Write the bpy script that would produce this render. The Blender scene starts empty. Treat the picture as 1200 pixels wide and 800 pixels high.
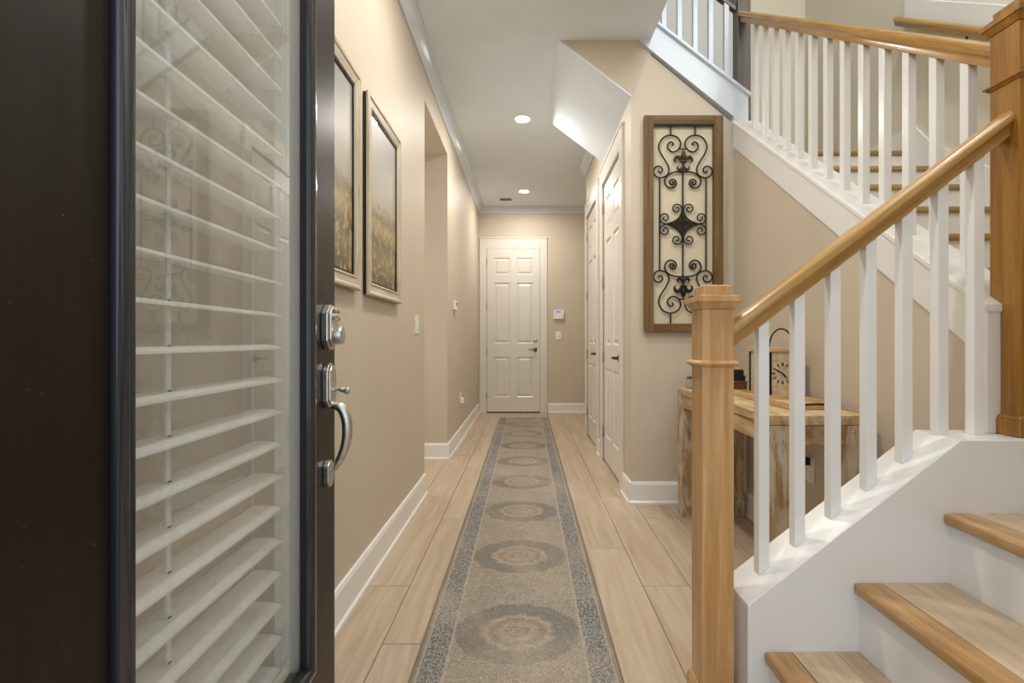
import bpy, bmesh, math, random
from mathutils import Vector, Matrix
random.seed(7)
C = bpy.context.scene.collection
SC = bpy.context.scene
PI = math.pi

# ------------------------------------------------------------------ camera
F = 575.0                       # focal length in pixels of the 1200 px wide frame
VX, VY, H = 617.0, 399.0, 1.07  # vanishing point of the hall, camera height
cam_d = bpy.data.cameras.new('camera'); cam = bpy.data.objects.new('camera', cam_d); C.objects.link(cam)
cam.location = (0, 0, H); cam.rotation_euler = (PI / 2, 0, 0)
cam_d.sensor_fit = 'HORIZONTAL'; cam_d.sensor_width = 36; cam_d.lens = F * 36 / 1200
cam_d.shift_x = -(VX - 600) / 1200; cam_d.shift_y = (VY - 400) / 1200
cam_d.clip_start = 0.02
SC.camera = cam

# ------------------------------------------------------------------ world and light
W = bpy.data.worlds.new('world'); SC.world = W; W.use_nodes = True
W.node_tree.nodes['Background'].inputs[0].default_value = (0.80, 0.90, 1.0, 1)
W.node_tree.nodes['Background'].inputs[1].default_value = 0.8

def area(name, loc, rot, sx, sy, power, col=(1, 1, 1)):
    d = bpy.data.lights.new(name, 'AREA'); d.shape = 'RECTANGLE'; d.size = sx; d.size_y = sy
    d.energy = power; d.color = col
    o = bpy.data.objects.new(name, d); C.objects.link(o); o.location = loc; o.rotation_euler = rot
    return o
# daylight through the open entrance behind the camera
area('entrance_daylight', (0.12, -1.3, 1.55), (PI / 2, 0, 0), 1.9, 2.2, 7, (1.0, 0.98, 0.96))
# unseen fill light added high at the front wall of the stairwell
area('stairwell_fill_light', (1.65, 0.56, 4.35), (math.radians(62), 0, 0), 1.3, 1.3, 24, (0.95, 0.97, 1.0))
# fill light added inside the closed side passage off the hall
area('side_passage_fill', (-2.0, 3.93, 1.6), (PI / 2, 0, -PI / 2), 0.8, 1.9, 9, (1.0, 0.97, 0.92))

SC.view_settings.view_transform = 'Standard'; SC.view_settings.look = 'None'
SC.view_settings.gamma = 1; SC.view_settings.exposure = 0.42; SC.view_settings.use_curve_mapping = False
SC.cycles.use_denoising = True
SC.cycles.max_bounces = 10; SC.cycles.diffuse_bounces = 6; SC.cycles.glossy_bounces = 5
SC.cycles.transmission_bounces = 8; SC.cycles.transparent_max_bounces = 12
SC.cycles.sample_clamp_indirect = 6; SC.cycles.caustics_reflective = False; SC.cycles.caustics_refractive = False

# ------------------------------------------------------------------ materials
def lin(c):
    return tuple(((x / 255 + .055) / 1.055) ** 2.4 if x > 10 else x / 255 / 12.92 for x in c) + (1,)

def new_mat(name, rough=.5, metal=0.0, spec=.5, coat=0.0):
    m = bpy.data.materials.new(name); m.use_nodes = True
    nt = m.node_tree; b = nt.nodes['Principled BSDF']
    b.inputs['Roughness'].default_value = rough; b.inputs['Metallic'].default_value = metal
    b.inputs['Specular IOR Level'].default_value = spec; b.inputs['Coat Weight'].default_value = coat
    return m, nt, b

class G:
    """small node-graph helper"""
    def __init__(s, nt): s.nt = nt
    def n(s, t, **k):
        x = s.nt.nodes.new(t)
        for a, v in k.items(): setattr(x, a, v)
        return x
    def link(s, a, b): s.nt.links.new(a, b)
    def put(s, sock, v):
        if isinstance(v, bpy.types.NodeSocket): s.link(v, sock)
        else: sock.default_value = v
    def m(s, op, a, b=0.0, c=0.0):
        x = s.n('ShaderNodeMath', operation=op)
        s.put(x.inputs[0], a); s.put(x.inputs[1], b); s.put(x.inputs[2], c)
        return x.outputs[0]
    def coord(s, scale=(1, 1, 1), kind='Object'):
        t = s.n('ShaderNodeTexCoord'); mp = s.n('ShaderNodeMapping'); mp.inputs['Scale'].default_value = scale
        s.link(t.outputs[kind], mp.inputs['Vector']); return mp.outputs[0]
    def noise(s, vec, scale=5, detail=3, rough=.55, dist=0.0, color=False):
        x = s.n('ShaderNodeTexNoise'); s.link(vec, x.inputs['Vector'])
        x.inputs['Scale'].default_value = scale; x.inputs['Detail'].default_value = detail
        x.inputs['Roughness'].default_value = rough; x.inputs['Distortion'].default_value = dist
        return x.outputs['Color' if color else 'Fac']
    def ramp(s, fac, stops):
        x = s.n('ShaderNodeValToRGB'); s.put(x.inputs[0], fac)
        e = x.color_ramp.elements
        while len(e) < len(stops): e.new(.5)
        for i, (p, c) in enumerate(stops): e[i].position = p; e[i].color = c
        return x.outputs[0]
    def mix(s, fac, a, b, mode='MIX'):
        x = s.n('ShaderNodeMix', data_type='RGBA', blend_type=mode)
        s.put(x.inputs[0], fac); s.put(x.inputs[6], a); s.put(x.inputs[7], b)
        return x.outputs[2]
    def bump(s, bsdf, height, strength=.2, dist=.01):
        x = s.n('ShaderNodeBump'); x.inputs['Strength'].default_value = strength
        x.inputs['Distance'].default_value = dist
        s.link(height, x.inputs['Height']); s.link(x.outputs[0], bsdf.inputs['Normal'])

def paint(name, rgb, rough=.5, bump=.05, bscale=160, vary=.02, spec=.5):
    m, nt, b = new_mat(name, rough, spec=spec); g = G(nt)
    v = g.coord()
    c = lin(rgb); c2 = tuple(x * (1 - vary * 2) for x in c[:3]) + (1,)
    g.link(g.ramp(g.noise(v, 2.5, 3), [(.35, c2), (.65, c)]), b.inputs['Base Color'])
    if bump: g.bump(b, g.noise(v, bscale, 2), bump, .002)
    return m

def wood(name, cols, axis='z', rough=.35, scale=1.0, coat=.0, bump=.12, random_tint=0.0, worn=None, tilt=None):
    m, nt, b = new_mat(name, rough, coat=coat); g = G(nt)
    sc = {'x': (1.2, 22, 22), 'y': (22, 1.2, 22), 'z': (22, 22, 1.2)}[axis]
    v = g.coord(tuple(k * scale for k in sc))
    if tilt:
        tc = g.n('ShaderNodeTexCoord'); m1 = g.n('ShaderNodeMapping'); m1.inputs['Rotation'].default_value = tilt
        m2 = g.n('ShaderNodeMapping'); m2.inputs['Scale'].default_value = tuple(k * scale for k in sc)
        g.link(tc.outputs['Object'], m1.inputs[0]); g.link(m1.outputs[0], m2.inputs[0]); v = m2.outputs[0]
    if random_tint:
        oi = g.n('ShaderNodeObjectInfo'); ad = g.n('ShaderNodeVectorMath', operation='ADD')
        cb = g.n('ShaderNodeCombineXYZ'); r7 = g.m('MULTIPLY', oi.outputs['Random'], 37.0)
        for i in range(3): g.link(r7, cb.inputs[i])
        g.link(v, ad.inputs[0]); g.link(cb.outputs[0], ad.inputs[1]); v = ad.outputs[0]
    n1 = g.noise(v, 1.6, 6, .6, .6); n2 = g.noise(v, 9, 4, .6)
    f = g.m('ADD', g.m('MULTIPLY', n1, .75), g.m('MULTIPLY', n2, .25))
    k = len(cols)
    col = g.ramp(f, [(.30 + .40 * i / (k - 1), lin(c)) for i, c in enumerate(cols)])
    if random_tint:
        br = g.m('ADD', 1 - random_tint / 2, g.m('MULTIPLY', oi.outputs['Random'], random_tint))
        cc = g.n('ShaderNodeCombineXYZ')
        for i in range(3): g.link(br, cc.inputs[i])
        col = g.mix(1.0, col, cc.outputs[0], 'MULTIPLY')
    if worn:
        v2 = g.coord(tuple((3.0 if k < 5 else 9.0) for k in sc))
        w = g.m('MULTIPLY', g.noise(v2, 1.6, 6, .65, .8), 1.0)
        fac = g.ramp(w, [(.44, (0, 0, 0, 1)), (.58, (1, 1, 1, 1))])
        sp = g.n('ShaderNodeSeparateColor'); g.link(fac, sp.inputs[0])
        col = g.mix(g.m('MULTIPLY', sp.outputs[0], .6), col, lin(worn))
    g.link(col, b.inputs['Base Color'])
    g.bump(b, f, bump, .004)
    return m

def plain(name, rgb, rough=.4, metal=0.0, emit=0.0, spec=.5, coat=0.0, bump=0.0):
    m, nt, b = new_mat(name, rough, metal, spec, coat); g = G(nt)
    v = g.coord()
    c = lin(rgb); n = g.noise(v, 30, 2)
    g.link(g.ramp(n, [(.3, tuple(x * .93 for x in c[:3]) + (1,)), (.7, c)]), b.inputs['Base Color'])
    if metal: g.link(g.ramp(g.noise(v, 60, 2), [(.3, (rough * .8,) * 3 + (1,)), (.7, (min(1, rough * 1.25),) * 3 + (1,))]), b.inputs['Roughness'])
    if bump: g.bump(b, g.noise(v, 120, 3), bump, .002)
    if emit:
        b.inputs['Emission Color'].default_value = c; b.inputs['Emission Strength'].default_value = emit
    return m

M = {}
M['wall'] = paint('beige_wall_paint', (201, 189, 170), .55, .10, 180)
M['wall_pale'] = paint('pale_stairwell_paint', (214, 206, 188), .6, .08, 180)
M['wall_white'] = paint('grey_white_wall', (206, 208, 208), .5, .05)
M['ceiling'] = paint('ceiling_paint', (228, 237, 246), .7, .35, 70)
M['trim'] = paint('white_trim_paint', (230, 229, 226), .25, .04, 60)
M['trim_cool'] = paint('white_crown_paint', (210, 219, 228), .16, .03, 60)
M['door_white'] = paint('white_door_paint', (220, 215, 206), .28, .05, 60)
M['grout'] = paint('brown_grout', (128, 106, 84), .9, .3)
M['oak'] = wood('golden_oak', [(160, 110, 58), (190, 140, 80), (208, 160, 100), (222, 180, 122)], 'z', .3, 1.0, .25)
M['oak_pale'] = wood('pale_oak_post', [(164, 116, 64), (184, 138, 84), (198, 154, 100), (212, 174, 124)], 'z', .35, 1.0, .15)
M['oak_deep'] = wood('amber_oak_post', [(110, 70, 14), (138, 92, 22), (156, 108, 34), (176, 128, 50)], 'z', .3, 1.0, .25)
M['rail_x'] = wood('golden_oak_rail', [(132, 94, 44), (160, 120, 62), (176, 138, 80), (198, 162, 108)], 'x', .28, 1.3, .3, tilt=(0, .65, 0))
M['rail_y'] = wood('honey_oak_rail', [(120, 82, 22), (150, 108, 38), (168, 126, 52), (186, 146, 74)], 'y', .22, 1.3, .4, tilt=(-.63, 0, 0))
M['nosing'] = wood('oak_nosing', [(136, 100, 58), (166, 126, 76), (184, 146, 96), (198, 162, 112)], 'y', .35, 1.0, .1)
M['nosing_x'] = wood('oak_nosing_cross', [(126, 100, 58), (150, 122, 76), (170, 142, 96), (184, 158, 112)], 'x', .35, 1.0, .1)
M['tread'] = wood('greige_tread_plank', [(158, 134, 108), (180, 156, 128), (194, 172, 144), (204, 184, 158)], 'y', .45, .8, 0, .1, .06)
M['oak_greyed'] = wood('oak_grey_cast', [(60, 54, 50), (78, 71, 65), (92, 85, 78), (106, 98, 90)], 'z', .35, 1.0, .1)  # oak of the far post and rail, grey exposure cast put into the colour
M['frame_brown'] = wood('weathered_brown_frame', [(54, 36, 16), (92, 68, 32), (116, 88, 46), (142, 112, 68)], 'z', .6, .8, 0, .3)
M['frame_brown_x'] = wood('weathered_brown_frame_cross', [(54, 36, 16), (92, 68, 32), (116, 88, 46), (142, 112, 68)], 'x', .6, .8, 0, .3)
M['frame_wash'] = wood('whitewashed_frame', [(112, 100, 82), (176, 164, 142), (200, 190, 168), (214, 205, 186)], 'z', .5, 1.2, 0, .4)
M['frame_wash_y'] = wood('whitewashed_frame_cross', [(112, 100, 82), (176, 164, 142), (200, 190, 168), (214, 205, 186)], 'y', .5, 1.2, 0, .4)
M['rustic_z'] = wood('distressed_leg_wood', [(104, 78, 50), (150, 120, 84), (174, 144, 104), (192, 166, 128)], 'z', .7, .8, 0, .5, 0, (216, 208, 192))
M['rustic_y'] = wood('distressed_top_wood', [(120, 92, 58), (168, 136, 92), (192, 160, 114), (208, 180, 138)], 'y', .65, .8, 0, .5, .08, (204, 188, 158))
M['rustic_x'] = wood('distressed_apron_wood', [(92, 66, 40), (134, 102, 68), (158, 126, 88), (176, 148, 110)], 'x', .7, .8, 0, .5, 0, (190, 172, 142))
M['small_wood'] = wood('light_small_wood', [(158, 124, 80), (190, 156, 108), (206, 176, 130), (218, 192, 150)], 'x', .5, 2.0)
M['brown_box'] = wood('brown_crate_wood', [(70, 44, 22), (104, 70, 38), (126, 88, 52), (142, 104, 64)], 'x', .6, 2.0)
M['iron'] = plain('black_iron', (38, 34, 32), .5, .6, bump=.2)
M['bronze_iron'] = plain('antique_bronze_iron', (74, 62, 44), .45, .7, bump=.2)
M['nickel'] = plain('satin_nickel', (206, 204, 196), .32, 1.0)
M['nickel_dark'] = plain('aged_nickel', (120, 112, 98), .35, 1.0)
M['bronze'] = plain('dark_bronze', (84, 72, 58), .35, .9)
M['hinge'] = plain('hinge_metal', (172, 170, 164), .35, .8)
M['black'] = plain('black_plastic', (26, 25, 27), .4)
M['book'] = plain('black_book_cover', (30, 30, 36), .45)
M['paper'] = plain('paper_edge', (196, 184, 160), .8)
M['plastic'] = plain('white_plastic', (236, 233, 226), .35)
M['lcd'] = plain('blue_display', (90, 110, 200), .3, emit=.6)
M['cream_board'] = paint('cream_backing_board', (206, 194, 168), .7, .1, 90)
M['blind'] = plain('white_blind_slat', (250, 249, 246), .4)
_b = M['blind'].node_tree.nodes['Principled BSDF']; _b.inputs['Transmission Weight'].default_value = 0.0; _b.inputs['Subsurface Weight'].default_value = .6; _b.inputs['Subsurface Radius'].default_value = (.02, .02, .02); _b.inputs['Subsurface Scale'].default_value = 1.0
M['cord'] = plain('white_ladder_cord', (226, 226, 222), .7)
M['dark_moulding'] = plain('black_gloss_moulding', (34, 36, 44), .16, 0, coat=.5)
M['lamp'] = plain('warm_lamp_lens', (255, 244, 226), .4, emit=22)
M['vent_dark'] = plain('grey_vent_slots', (96, 96, 96), .6)
M['jar'] = plain('smoked_grey_jar', (150, 146, 136), .2)
M['seal_gap_black'] = plain('black_seal_and_gap_shade', (20, 20, 20), .6)
M['concrete'] = paint('porch_concrete', (176, 170, 160), .85, .3, 40)

def espresso():
    m, nt, b = new_mat('espresso_door_paint', .36, coat=.0, spec=.35); g = G(nt)
    v = g.coord((30, 30, 1.2)); f = g.noise(v, 3, 5, .6)
    col = g.ramp(f, [(.3, lin((16, 10, 7))), (.7, lin((30, 20, 13)))])
    sp = g.ramp(g.noise(g.coord(), 150, 1), [(.755, (0, 0, 0, 1)), (.79, (1, 1, 1, 1))])
    s2 = g.n('ShaderNodeSeparateColor'); g.link(sp, s2.inputs[0])
    g.link(g.mix(g.m('MULTIPLY', s2.outputs[0], .6), col, lin((140, 122, 100))), b.inputs['Base Color'])
    g.bump(b, f, .1, .002); return m
M['espresso'] = espresso()

def glass():
    m = bpy.data.materials.new('window_glass'); m.use_nodes = True; nt = m.node_tree; g = G(nt)
    nt.nodes.remove(nt.nodes['Principled BSDF'])
    tr = g.n('ShaderNodeBsdfTransparent'); tr.inputs[0].default_value = (.97, .98, .97, 1)
    gl = g.n('ShaderNodeBsdfGlossy'); gl.inputs['Roughness'].default_value = .015
    df = g.n('ShaderNodeBsdfDiffuse'); df.inputs[0].default_value = (.8, .8, .78, 1)
    fr = g.n('ShaderNodeFresnel'); fr.inputs[0].default_value = 1.55
    geo = g.n('ShaderNodeNewGeometry')
    ff = g.m('MULTIPLY', g.m('MULTIPLY', fr.outputs[0], 1.9), g.m('SUBTRACT', 1.0, geo.outputs['Backfacing']))
    mx = g.n('ShaderNodeMixShader'); g.link(ff, mx.inputs[0])
    g.link(tr.outputs[0], mx.inputs[1]); g.link(gl.outputs[0], mx.inputs[2])
    m2 = g.n('ShaderNodeMixShader'); g.link(g.m('MULTIPLY', g.noise(g.coord(), 60, 4), .11), m2.inputs[0])  # dust haze, raised to paint in a whitish daylight veil
    g.link(mx.outputs[0], m2.inputs[1]); g.link(df.outputs[0], m2.inputs[2])
    g.link(m2.outputs[0], nt.nodes['Material Output'].inputs[0]); return m
M['glass'] = glass()

def tile_mat():
    m, nt, b = new_mat('beige_oak_look_tile', .38); g = G(nt)
    oi = g.n('ShaderNodeObjectInfo'); v = g.coord((16, 1.1, 16))
    ad = g.n('ShaderNodeVectorMath', operation='ADD'); cb = g.n('ShaderNodeCombineXYZ')
    r = g.m('MULTIPLY', oi.outputs['Random'], 41.0)
    for i in range(3): g.link(r, cb.inputs[i])
    g.link(v, ad.inputs[0]); g.link(cb.outputs[0], ad.inputs[1])
    f = g.noise(ad.outputs[0], 1.5, 5, .6, .8)
    col = g.ramp(f, [(.25, lin((164, 143, 121))), (.45, lin((179, 159, 136))), (.62, lin((190, 171, 148))), (.8, lin((199, 182, 160)))])
    br = g.m('ADD', .96, g.m('MULTIPLY', oi.outputs['Random'], .08)); cc = g.n('ShaderNodeCombineXYZ')
    for i in range(3): g.link(br, cc.inputs[i])
    g.link(g.mix(1.0, col, cc.outputs[0], 'MULTIPLY'), b.inputs['Base Color'])
    g.bump(b, f, .06, .002); return m
M['tile'] = tile_mat()

def rug_mat():
    """faded oriental runner: border bands, repeated oval medallions, leafy speckle"""
    m, nt, b = new_mat('faded_medallion_runner', .95, spec=.1); g = G(nt)
    tc = g.n('ShaderNodeTexCoord'); sx = g.n('ShaderNodeSeparateXYZ'); g.link(tc.outputs['Object'], sx.inputs[0])
    x, y = sx.outputs[0], sx.outputs[1]
    base = g.coord()
    wob = g.m('MULTIPLY', g.m('SUBTRACT', g.noise(base, 26, 4, .65), .5), .075)
    fine = g.noise(base, 120, 3, .7, 1.5); weave = g.noise(base, 420, 1)
    leaf = g.n('ShaderNodeTexVoronoi', feature='DISTANCE_TO_EDGE'); leaf.inputs['Scale'].default_value = 95
    wv = g.n('ShaderNodeVectorMath', operation='MULTIPLY_ADD'); g.link(g.noise(base, 60, 3, color=True), wv.inputs[0])
    wv.inputs[1].default_value = (.022, .022, .022); g.link(base, wv.inputs[2]); g.link(wv.outputs[0], leaf.inputs['Vector'])
    leafm = g.ramp(g.m('ADD', leaf.outputs['Distance'], g.m('MULTIPLY', g.m('SUBTRACT', fine, .5), .5)), [(.06, (0, 0, 0, 1)), (.22, (1, 1, 1, 1))])
    lf = g.n('ShaderNodeSeparateColor'); g.link(leafm, lf.inputs[0]); lf = lf.outputs[0]
    curl = g.ramp(g.noise(base, 30, 3, .6, 5.0), [(.47, (0, 0, 0, 1)), (.53, (1, 1, 1, 1))]); s4 = g.n('ShaderNodeSeparateColor'); g.link(curl, s4.inputs[0]); curl = s4.outputs[0]
    # medallions every 0.635 m along the runner
    py = g.m('PINGPONG', y, .3175)
    yy = g.m('ADD', py, wob)
    # scalloped oval distance
    ang = g.m('ARCTAN2', py, x)
    sc = g.m('MULTIPLY', g.m('SINE', g.m('MULTIPLY', ang, 12.0)), .006)
    ex = g.m('DIVIDE', x, .235); ey = g.m('DIVIDE', py, .190)
    d = g.m('SQRT', g.m('ADD', g.m('MULTIPLY', ex, ex), g.m('MULTIPLY', ey, ey)))
    d = g.m('ADD', g.m('ADD', d, g.m('MULTIPLY', sc, 3.5)), g.m('MULTIPLY', wob, 2.2))
    tan1, tan2 = lin((202, 188, 171)), lin((178, 165, 150))
    blue, blued = lin((146, 144, 134)), lin((98, 102, 102))
    k1 = lin((198, 184, 164)); k2 = lin((150, 132, 116))
    med = g.ramp(d, [(0, k2), (.09, k1), (.15, k2), (.24, k1), (.30, tan2), (.42, k2), (.47, k1), (.53, k1), (.58, blue), (.66, blue), (.93, blue), (1.0, tan1)])
    dark = g.m('MULTIPLY', g.m('GREATER_THAN', d, .60), g.m('LESS_THAN', d, .98))
    med = g.mix(g.m('MULTIPLY', dark, g.m('MULTIPLY', g.m('SUBTRACT', 1.0, lf), .8)), med, blued)
    med = g.mix(g.m('MULTIPLY', dark, g.m('MULTIPLY', curl, .62)), med, lin((88, 92, 94)))
    med = g.mix(g.m('MULTIPLY', g.m('MULTIPLY', g.m('SUBTRACT', 1.0, dark), curl), .45), med, lin((140, 124, 108)))
    med = g.mix(g.m('MULTIPLY', g.m('SUBTRACT', 1.0, lf), .35), med, lin((132, 122, 110)))
    inside = g.m('LESS_THAN', d, 1.0)
    big = g.noise(base, 2.2, 2)
    field = g.mix(g.m('MULTIPLY', fine, .8), tan1, tan2)
    gold = g.mix(lf, lin((146, 138, 126)), field)
    corner = g.ramp(g.noise(base, 5, 3, .6), [(.5, (0, 0, 0, 1)), (.62, (.5, .5, .5, 1))])
    gold = g.mix(corner, gold, lin((146, 148, 142)))
    gold = g.mix(g.m('MULTIPLY', curl, .28), gold, lin((148, 138, 126)))
    col = g.mix(g.m('MULTIPLY', inside, .78), gold, med)
    # border
    ax = g.m('ABSOLUTE', g.m('ADD', x, g.m('MULTIPLY', wob, .08)))
    isb = g.m('GREATER_THAN', ax, .232)
    bleaf = g.ramp(g.m('ADD', g.m('MULTIPLY', lf, .6), g.m('MULTIPLY', fine, .5)), [(.25, lin((84, 90, 96))), (.5, lin((122, 126, 128))), (.85, lin((184, 180, 170)))])
    col = g.mix(isb, col, bleaf)
    l1 = g.m('LESS_THAN', g.m('ABSOLUTE', g.m('SUBTRACT', ax, .232)), .005)
    l2 = g.m('LESS_THAN', g.m('ABSOLUTE', g.m('SUBTRACT', ax, .316)), .004)
    col = g.mix(g.m('MULTIPLY', g.m('MAXIMUM', l1, l2), .7), col, lin((190, 178, 160)))
    edge = g.m('GREATER_THAN', ax, .320); col = g.mix(edge, col, lin((142, 130, 116)))
    # wear: some stretches browner, others greyer and paler
    col = g.mix(g.ramp(g.noise(base, 1.7, 3, .6), [(.42, (0, 0, 0, 1)), (.62, (.38, .38, .38, 1))]), col, lin((186, 166, 146)))
    col = g.mix(g.ramp(g.noise(g.coord((1, 1, 1)), 3.1, 4), [(.5, (0, 0, 0, 1)), (.68, (.25, .25, .25, 1))]), col, lin((206, 196, 180)))
    sp1 = g.ramp(g.noise(base, 55, 5, .8, 2.5), [(.40, (1, 1, 1, 1)), (.60, (0, 0, 0, 1))]); s3 = g.n('ShaderNodeSeparateColor'); g.link(sp1, s3.inputs[0])
    col = g.mix(g.m('MULTIPLY', s3.outputs[0], .55), col, lin((104, 98, 90)))
    g.link(col, b.inputs['Base Color'])
    g.bump(b, g.m('ADD', weave, fine), .5, .002); return m
M['rug'] = rug_mat()
M['rug_edge'] = paint('runner_binding', (122, 108, 92), .95, .4, 300)

def painting(name, seed):
    m, nt, b = new_mat(name, .45, coat=.45); b.inputs['Coat Roughness'].default_value = .03; g = G(nt)
    tc = g.n('ShaderNodeTexCoord'); sp = g.n('ShaderNodeSeparateXYZ'); g.link(tc.outputs['Generated'], sp.inputs[0])
    v = g.coord((1, 4.5, 4.5)); n = g.noise(v, 1.3 + seed, 6, .65, 1.2)
    z = g.m('ADD', sp.outputs[2], g.m('MULTIPLY', g.m('SUBTRACT', n, .5), .22))
    col = g.ramp(z, [(.05, lin((88, 78, 60))), (.16, lin((136, 120, 88))), (.26, lin((106, 94, 70))), (.36, lin((172, 152, 108))), (.42, lin((136, 118, 88))), (.50, lin((172, 162, 144))), (.75, lin((176, 172, 160))), (.95, lin((150, 150, 144)))])
    blot = g.ramp(g.noise(v, 5 + seed, 4), [(.52, (0, 0, 0, 1)), (.62, (1, 1, 1, 1))])
    s2 = g.n('ShaderNodeSeparateColor'); g.link(blot, s2.inputs[0])
    mask = g.m('MULTIPLY', s2.outputs[0], g.m('LESS_THAN', z, .40))
    g.link(g.mix(g.m('MULTIPLY', mask, .7), col, lin((196, 172, 118))), b.inputs['Base Color']); return m
M['painting_a'] = painting('river_landscape_print', 0.0); M['painting_b'] = painting('tree_landscape_print', 1.1)

def clock_mat():
    m, nt, b = new_mat('aged_clock_paper', .6); g = G(nt)
    g.link(g.ramp(g.noise(g.coord(), 40, 5), [(.3, lin((176, 158, 128))), (.7, lin((216, 202, 176)))]), b.inputs['Base Color']); return m
M['clock_face'] = clock_mat()

# ------------------------------------------------------------------ mesh helpers
class MB:
    def __init__(s): s.bm = bmesh.new()
    def poly(s, vs, fs):
        v = [s.bm.verts.new(p) for p in vs]
        for f in fs:
            try: s.bm.faces.new([v[i] for i in f])
            except ValueError: pass
        return s
    def box(s, x0, x1, y0, y1, z0, z1):
        vs = [(x, y, z) for x in (x0, x1) for y in (y0, y1) for z in (z0, z1)]
        return s.poly(vs, [(0, 1, 3, 2), (4, 6, 7, 5), (0, 4, 5, 1), (2, 3, 7, 6), (0, 2, 6, 4), (1, 5, 7, 3)])
    def frustum(s, a, b, z0, z1):   # a, b = (x0,x1,y0,y1) at z0 and z1
        vs = [(a[0], a[2], z0), (a[1], a[2], z0), (a[1], a[3], z0), (a[0], a[3], z0), (b[0], b[2], z1), (b[1], b[2], z1), (b[1], b[3], z1), (b[0], b[3], z1)]
        return s.poly(vs, [(3, 2, 1, 0), (4, 5, 6, 7), (0, 1, 5, 4), (1, 2, 6, 5), (2, 3, 7, 6), (3, 0, 4, 7)])
    def prism(s, pts, axis, a, b):
        """polygon pts extruded from a to b along axis; pts are the other two coords in xyz order"""
        def P(p, t): return {'x': (t, p[0], p[1]), 'y': (p[0], t, p[1]), 'z': (p[0], p[1], t)}[axis]
        n = len(pts)
        vs = [P(p, a) for p in pts] + [P(p, b) for p in pts]
        return s.poly(vs, [tuple(range(n))[::-1], tuple(range(n, 2 * n))] + [(i, (i + 1) % n, n + (i + 1) % n, n + i) for i in range(n)])
    def sweep(s, prof, A, B, up=(0, 0, 1), ends=True):
        """profile (side, up) points swept from A to B, end cuts kept plumb (up is not tilted)"""
        A, B, up = Vector(A), Vector(B), Vector(up)
        d = (B - A); side = d.cross(up); side.normalize()
        n = len(prof)
        vs = [tuple(P + side * q[0] + up * q[1]) for P in (A, B) for q in prof]
        fs = [(i, (i + 1) % n, n + (i + 1) % n, n + i) for i in range(n)]
        if ends: fs += [tuple(range(n))[::-1], tuple(range(n, 2 * n))]
        return s.poly(vs, fs)
    def tube(s, pts, r, n=8, flat=None):
        pts = [Vector(p) for p in pts]; m = len(pts)
        rs = r if isinstance(r, (list, tuple)) else [r] * m
        rings = []; prev = None
        for i, p in enumerate(pts):
            t = (pts[min(i + 1, m - 1)] - pts[max(i - 1, 0)])
            if t.length < 1e-9: t = Vector((0, 0, 1))
            t.normalize()
            if prev is None:
                a = Vector((0, 1, 0)) if abs(t.y) < .9 else Vector((1, 0, 0))
                u = t.cross(a).normalized()
            else:
                u = (prev - t * prev.dot(t)).normalized()
            prev = u; w = t.cross(u)
            rings.append([s.bm.verts.new(p + (u * math.cos(2 * PI * k / n) + w * math.sin(2 * PI * k / n)) * rs[i]) for k in range(n)])
        for i in range(m - 1):
            for k in range(n):
                s.bm.faces.new((rings[i][k], rings[i][(k + 1) % n], rings[i + 1][(k + 1) % n], rings[i + 1][k]))
        s.bm.faces.new(rings[0][::-1]); s.bm.faces.new(rings[-1]); return s
    def lathe(s, prof, c, axis='z', n=20):
        """prof: (radius, height) list"""
        c = Vector(c); rings = []
        def P(r, h, a):
            p, q = r * math.cos(a), r * math.sin(a)
            return c + {'z': Vector((p, q, h)), 'x': Vector((h, p, q)), 'y': Vector((p, h, q))}[axis]
        for r, h in prof: rings.append([s.bm.verts.new(P(max(r, 1e-5), h, 2 * PI * k / n)) for k in range(n)])
        for i in range(len(rings) - 1):
            for k in range(n): s.bm.faces.new((rings[i][k], rings[i][(k + 1) % n], rings[i + 1][(k + 1) % n], rings[i + 1][k]))
        s.bm.faces.new(rings[0][::-1]); s.bm.faces.new(rings[-1]); return s
    def build(s, name, mat, parent=None, bev=0.0, smooth=False, seg=2, at=None, **props):
        bm = s.bm
        bmesh.ops.recalc_face_normals(bm, faces=bm.faces)
        if bev:
            es = [e for e in bm.edges if len(e.link_faces) == 2 and e.calc_face_angle(0) > .5]
            bmesh.ops.bevel(bm, geom=es, offset=bev, segments=seg, affect='EDGES', profile=.6, clamp_overlap=True)
        off = Vector(at) if at else (world_loc(parent) if parent else Vector((0, 0, 0)))
        bmesh.ops.translate(bm, verts=bm.verts, vec=-off)
        me = bpy.data.meshes.new(name); bm.to_mesh(me); bm.free()
        if smooth:
            for p in me.polygons: p.use_smooth = True
            try: me.set_sharp_from_angle(angle=math.radians(38))
            except Exception: pass
        me.materials.append(M[mat] if isinstance(mat, str) else mat)
        o = bpy.data.objects.new(name, me); C.objects.link(o)
        if parent: o.parent = parent; o.location = off - world_loc(parent)
        else: o.location = off
        for k, v in props.items(): o[k] = v
        return o

def world_loc(o):
    l = Vector((0, 0, 0))
    while o: l += Vector(o.location); o = o.parent
    return l

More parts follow.
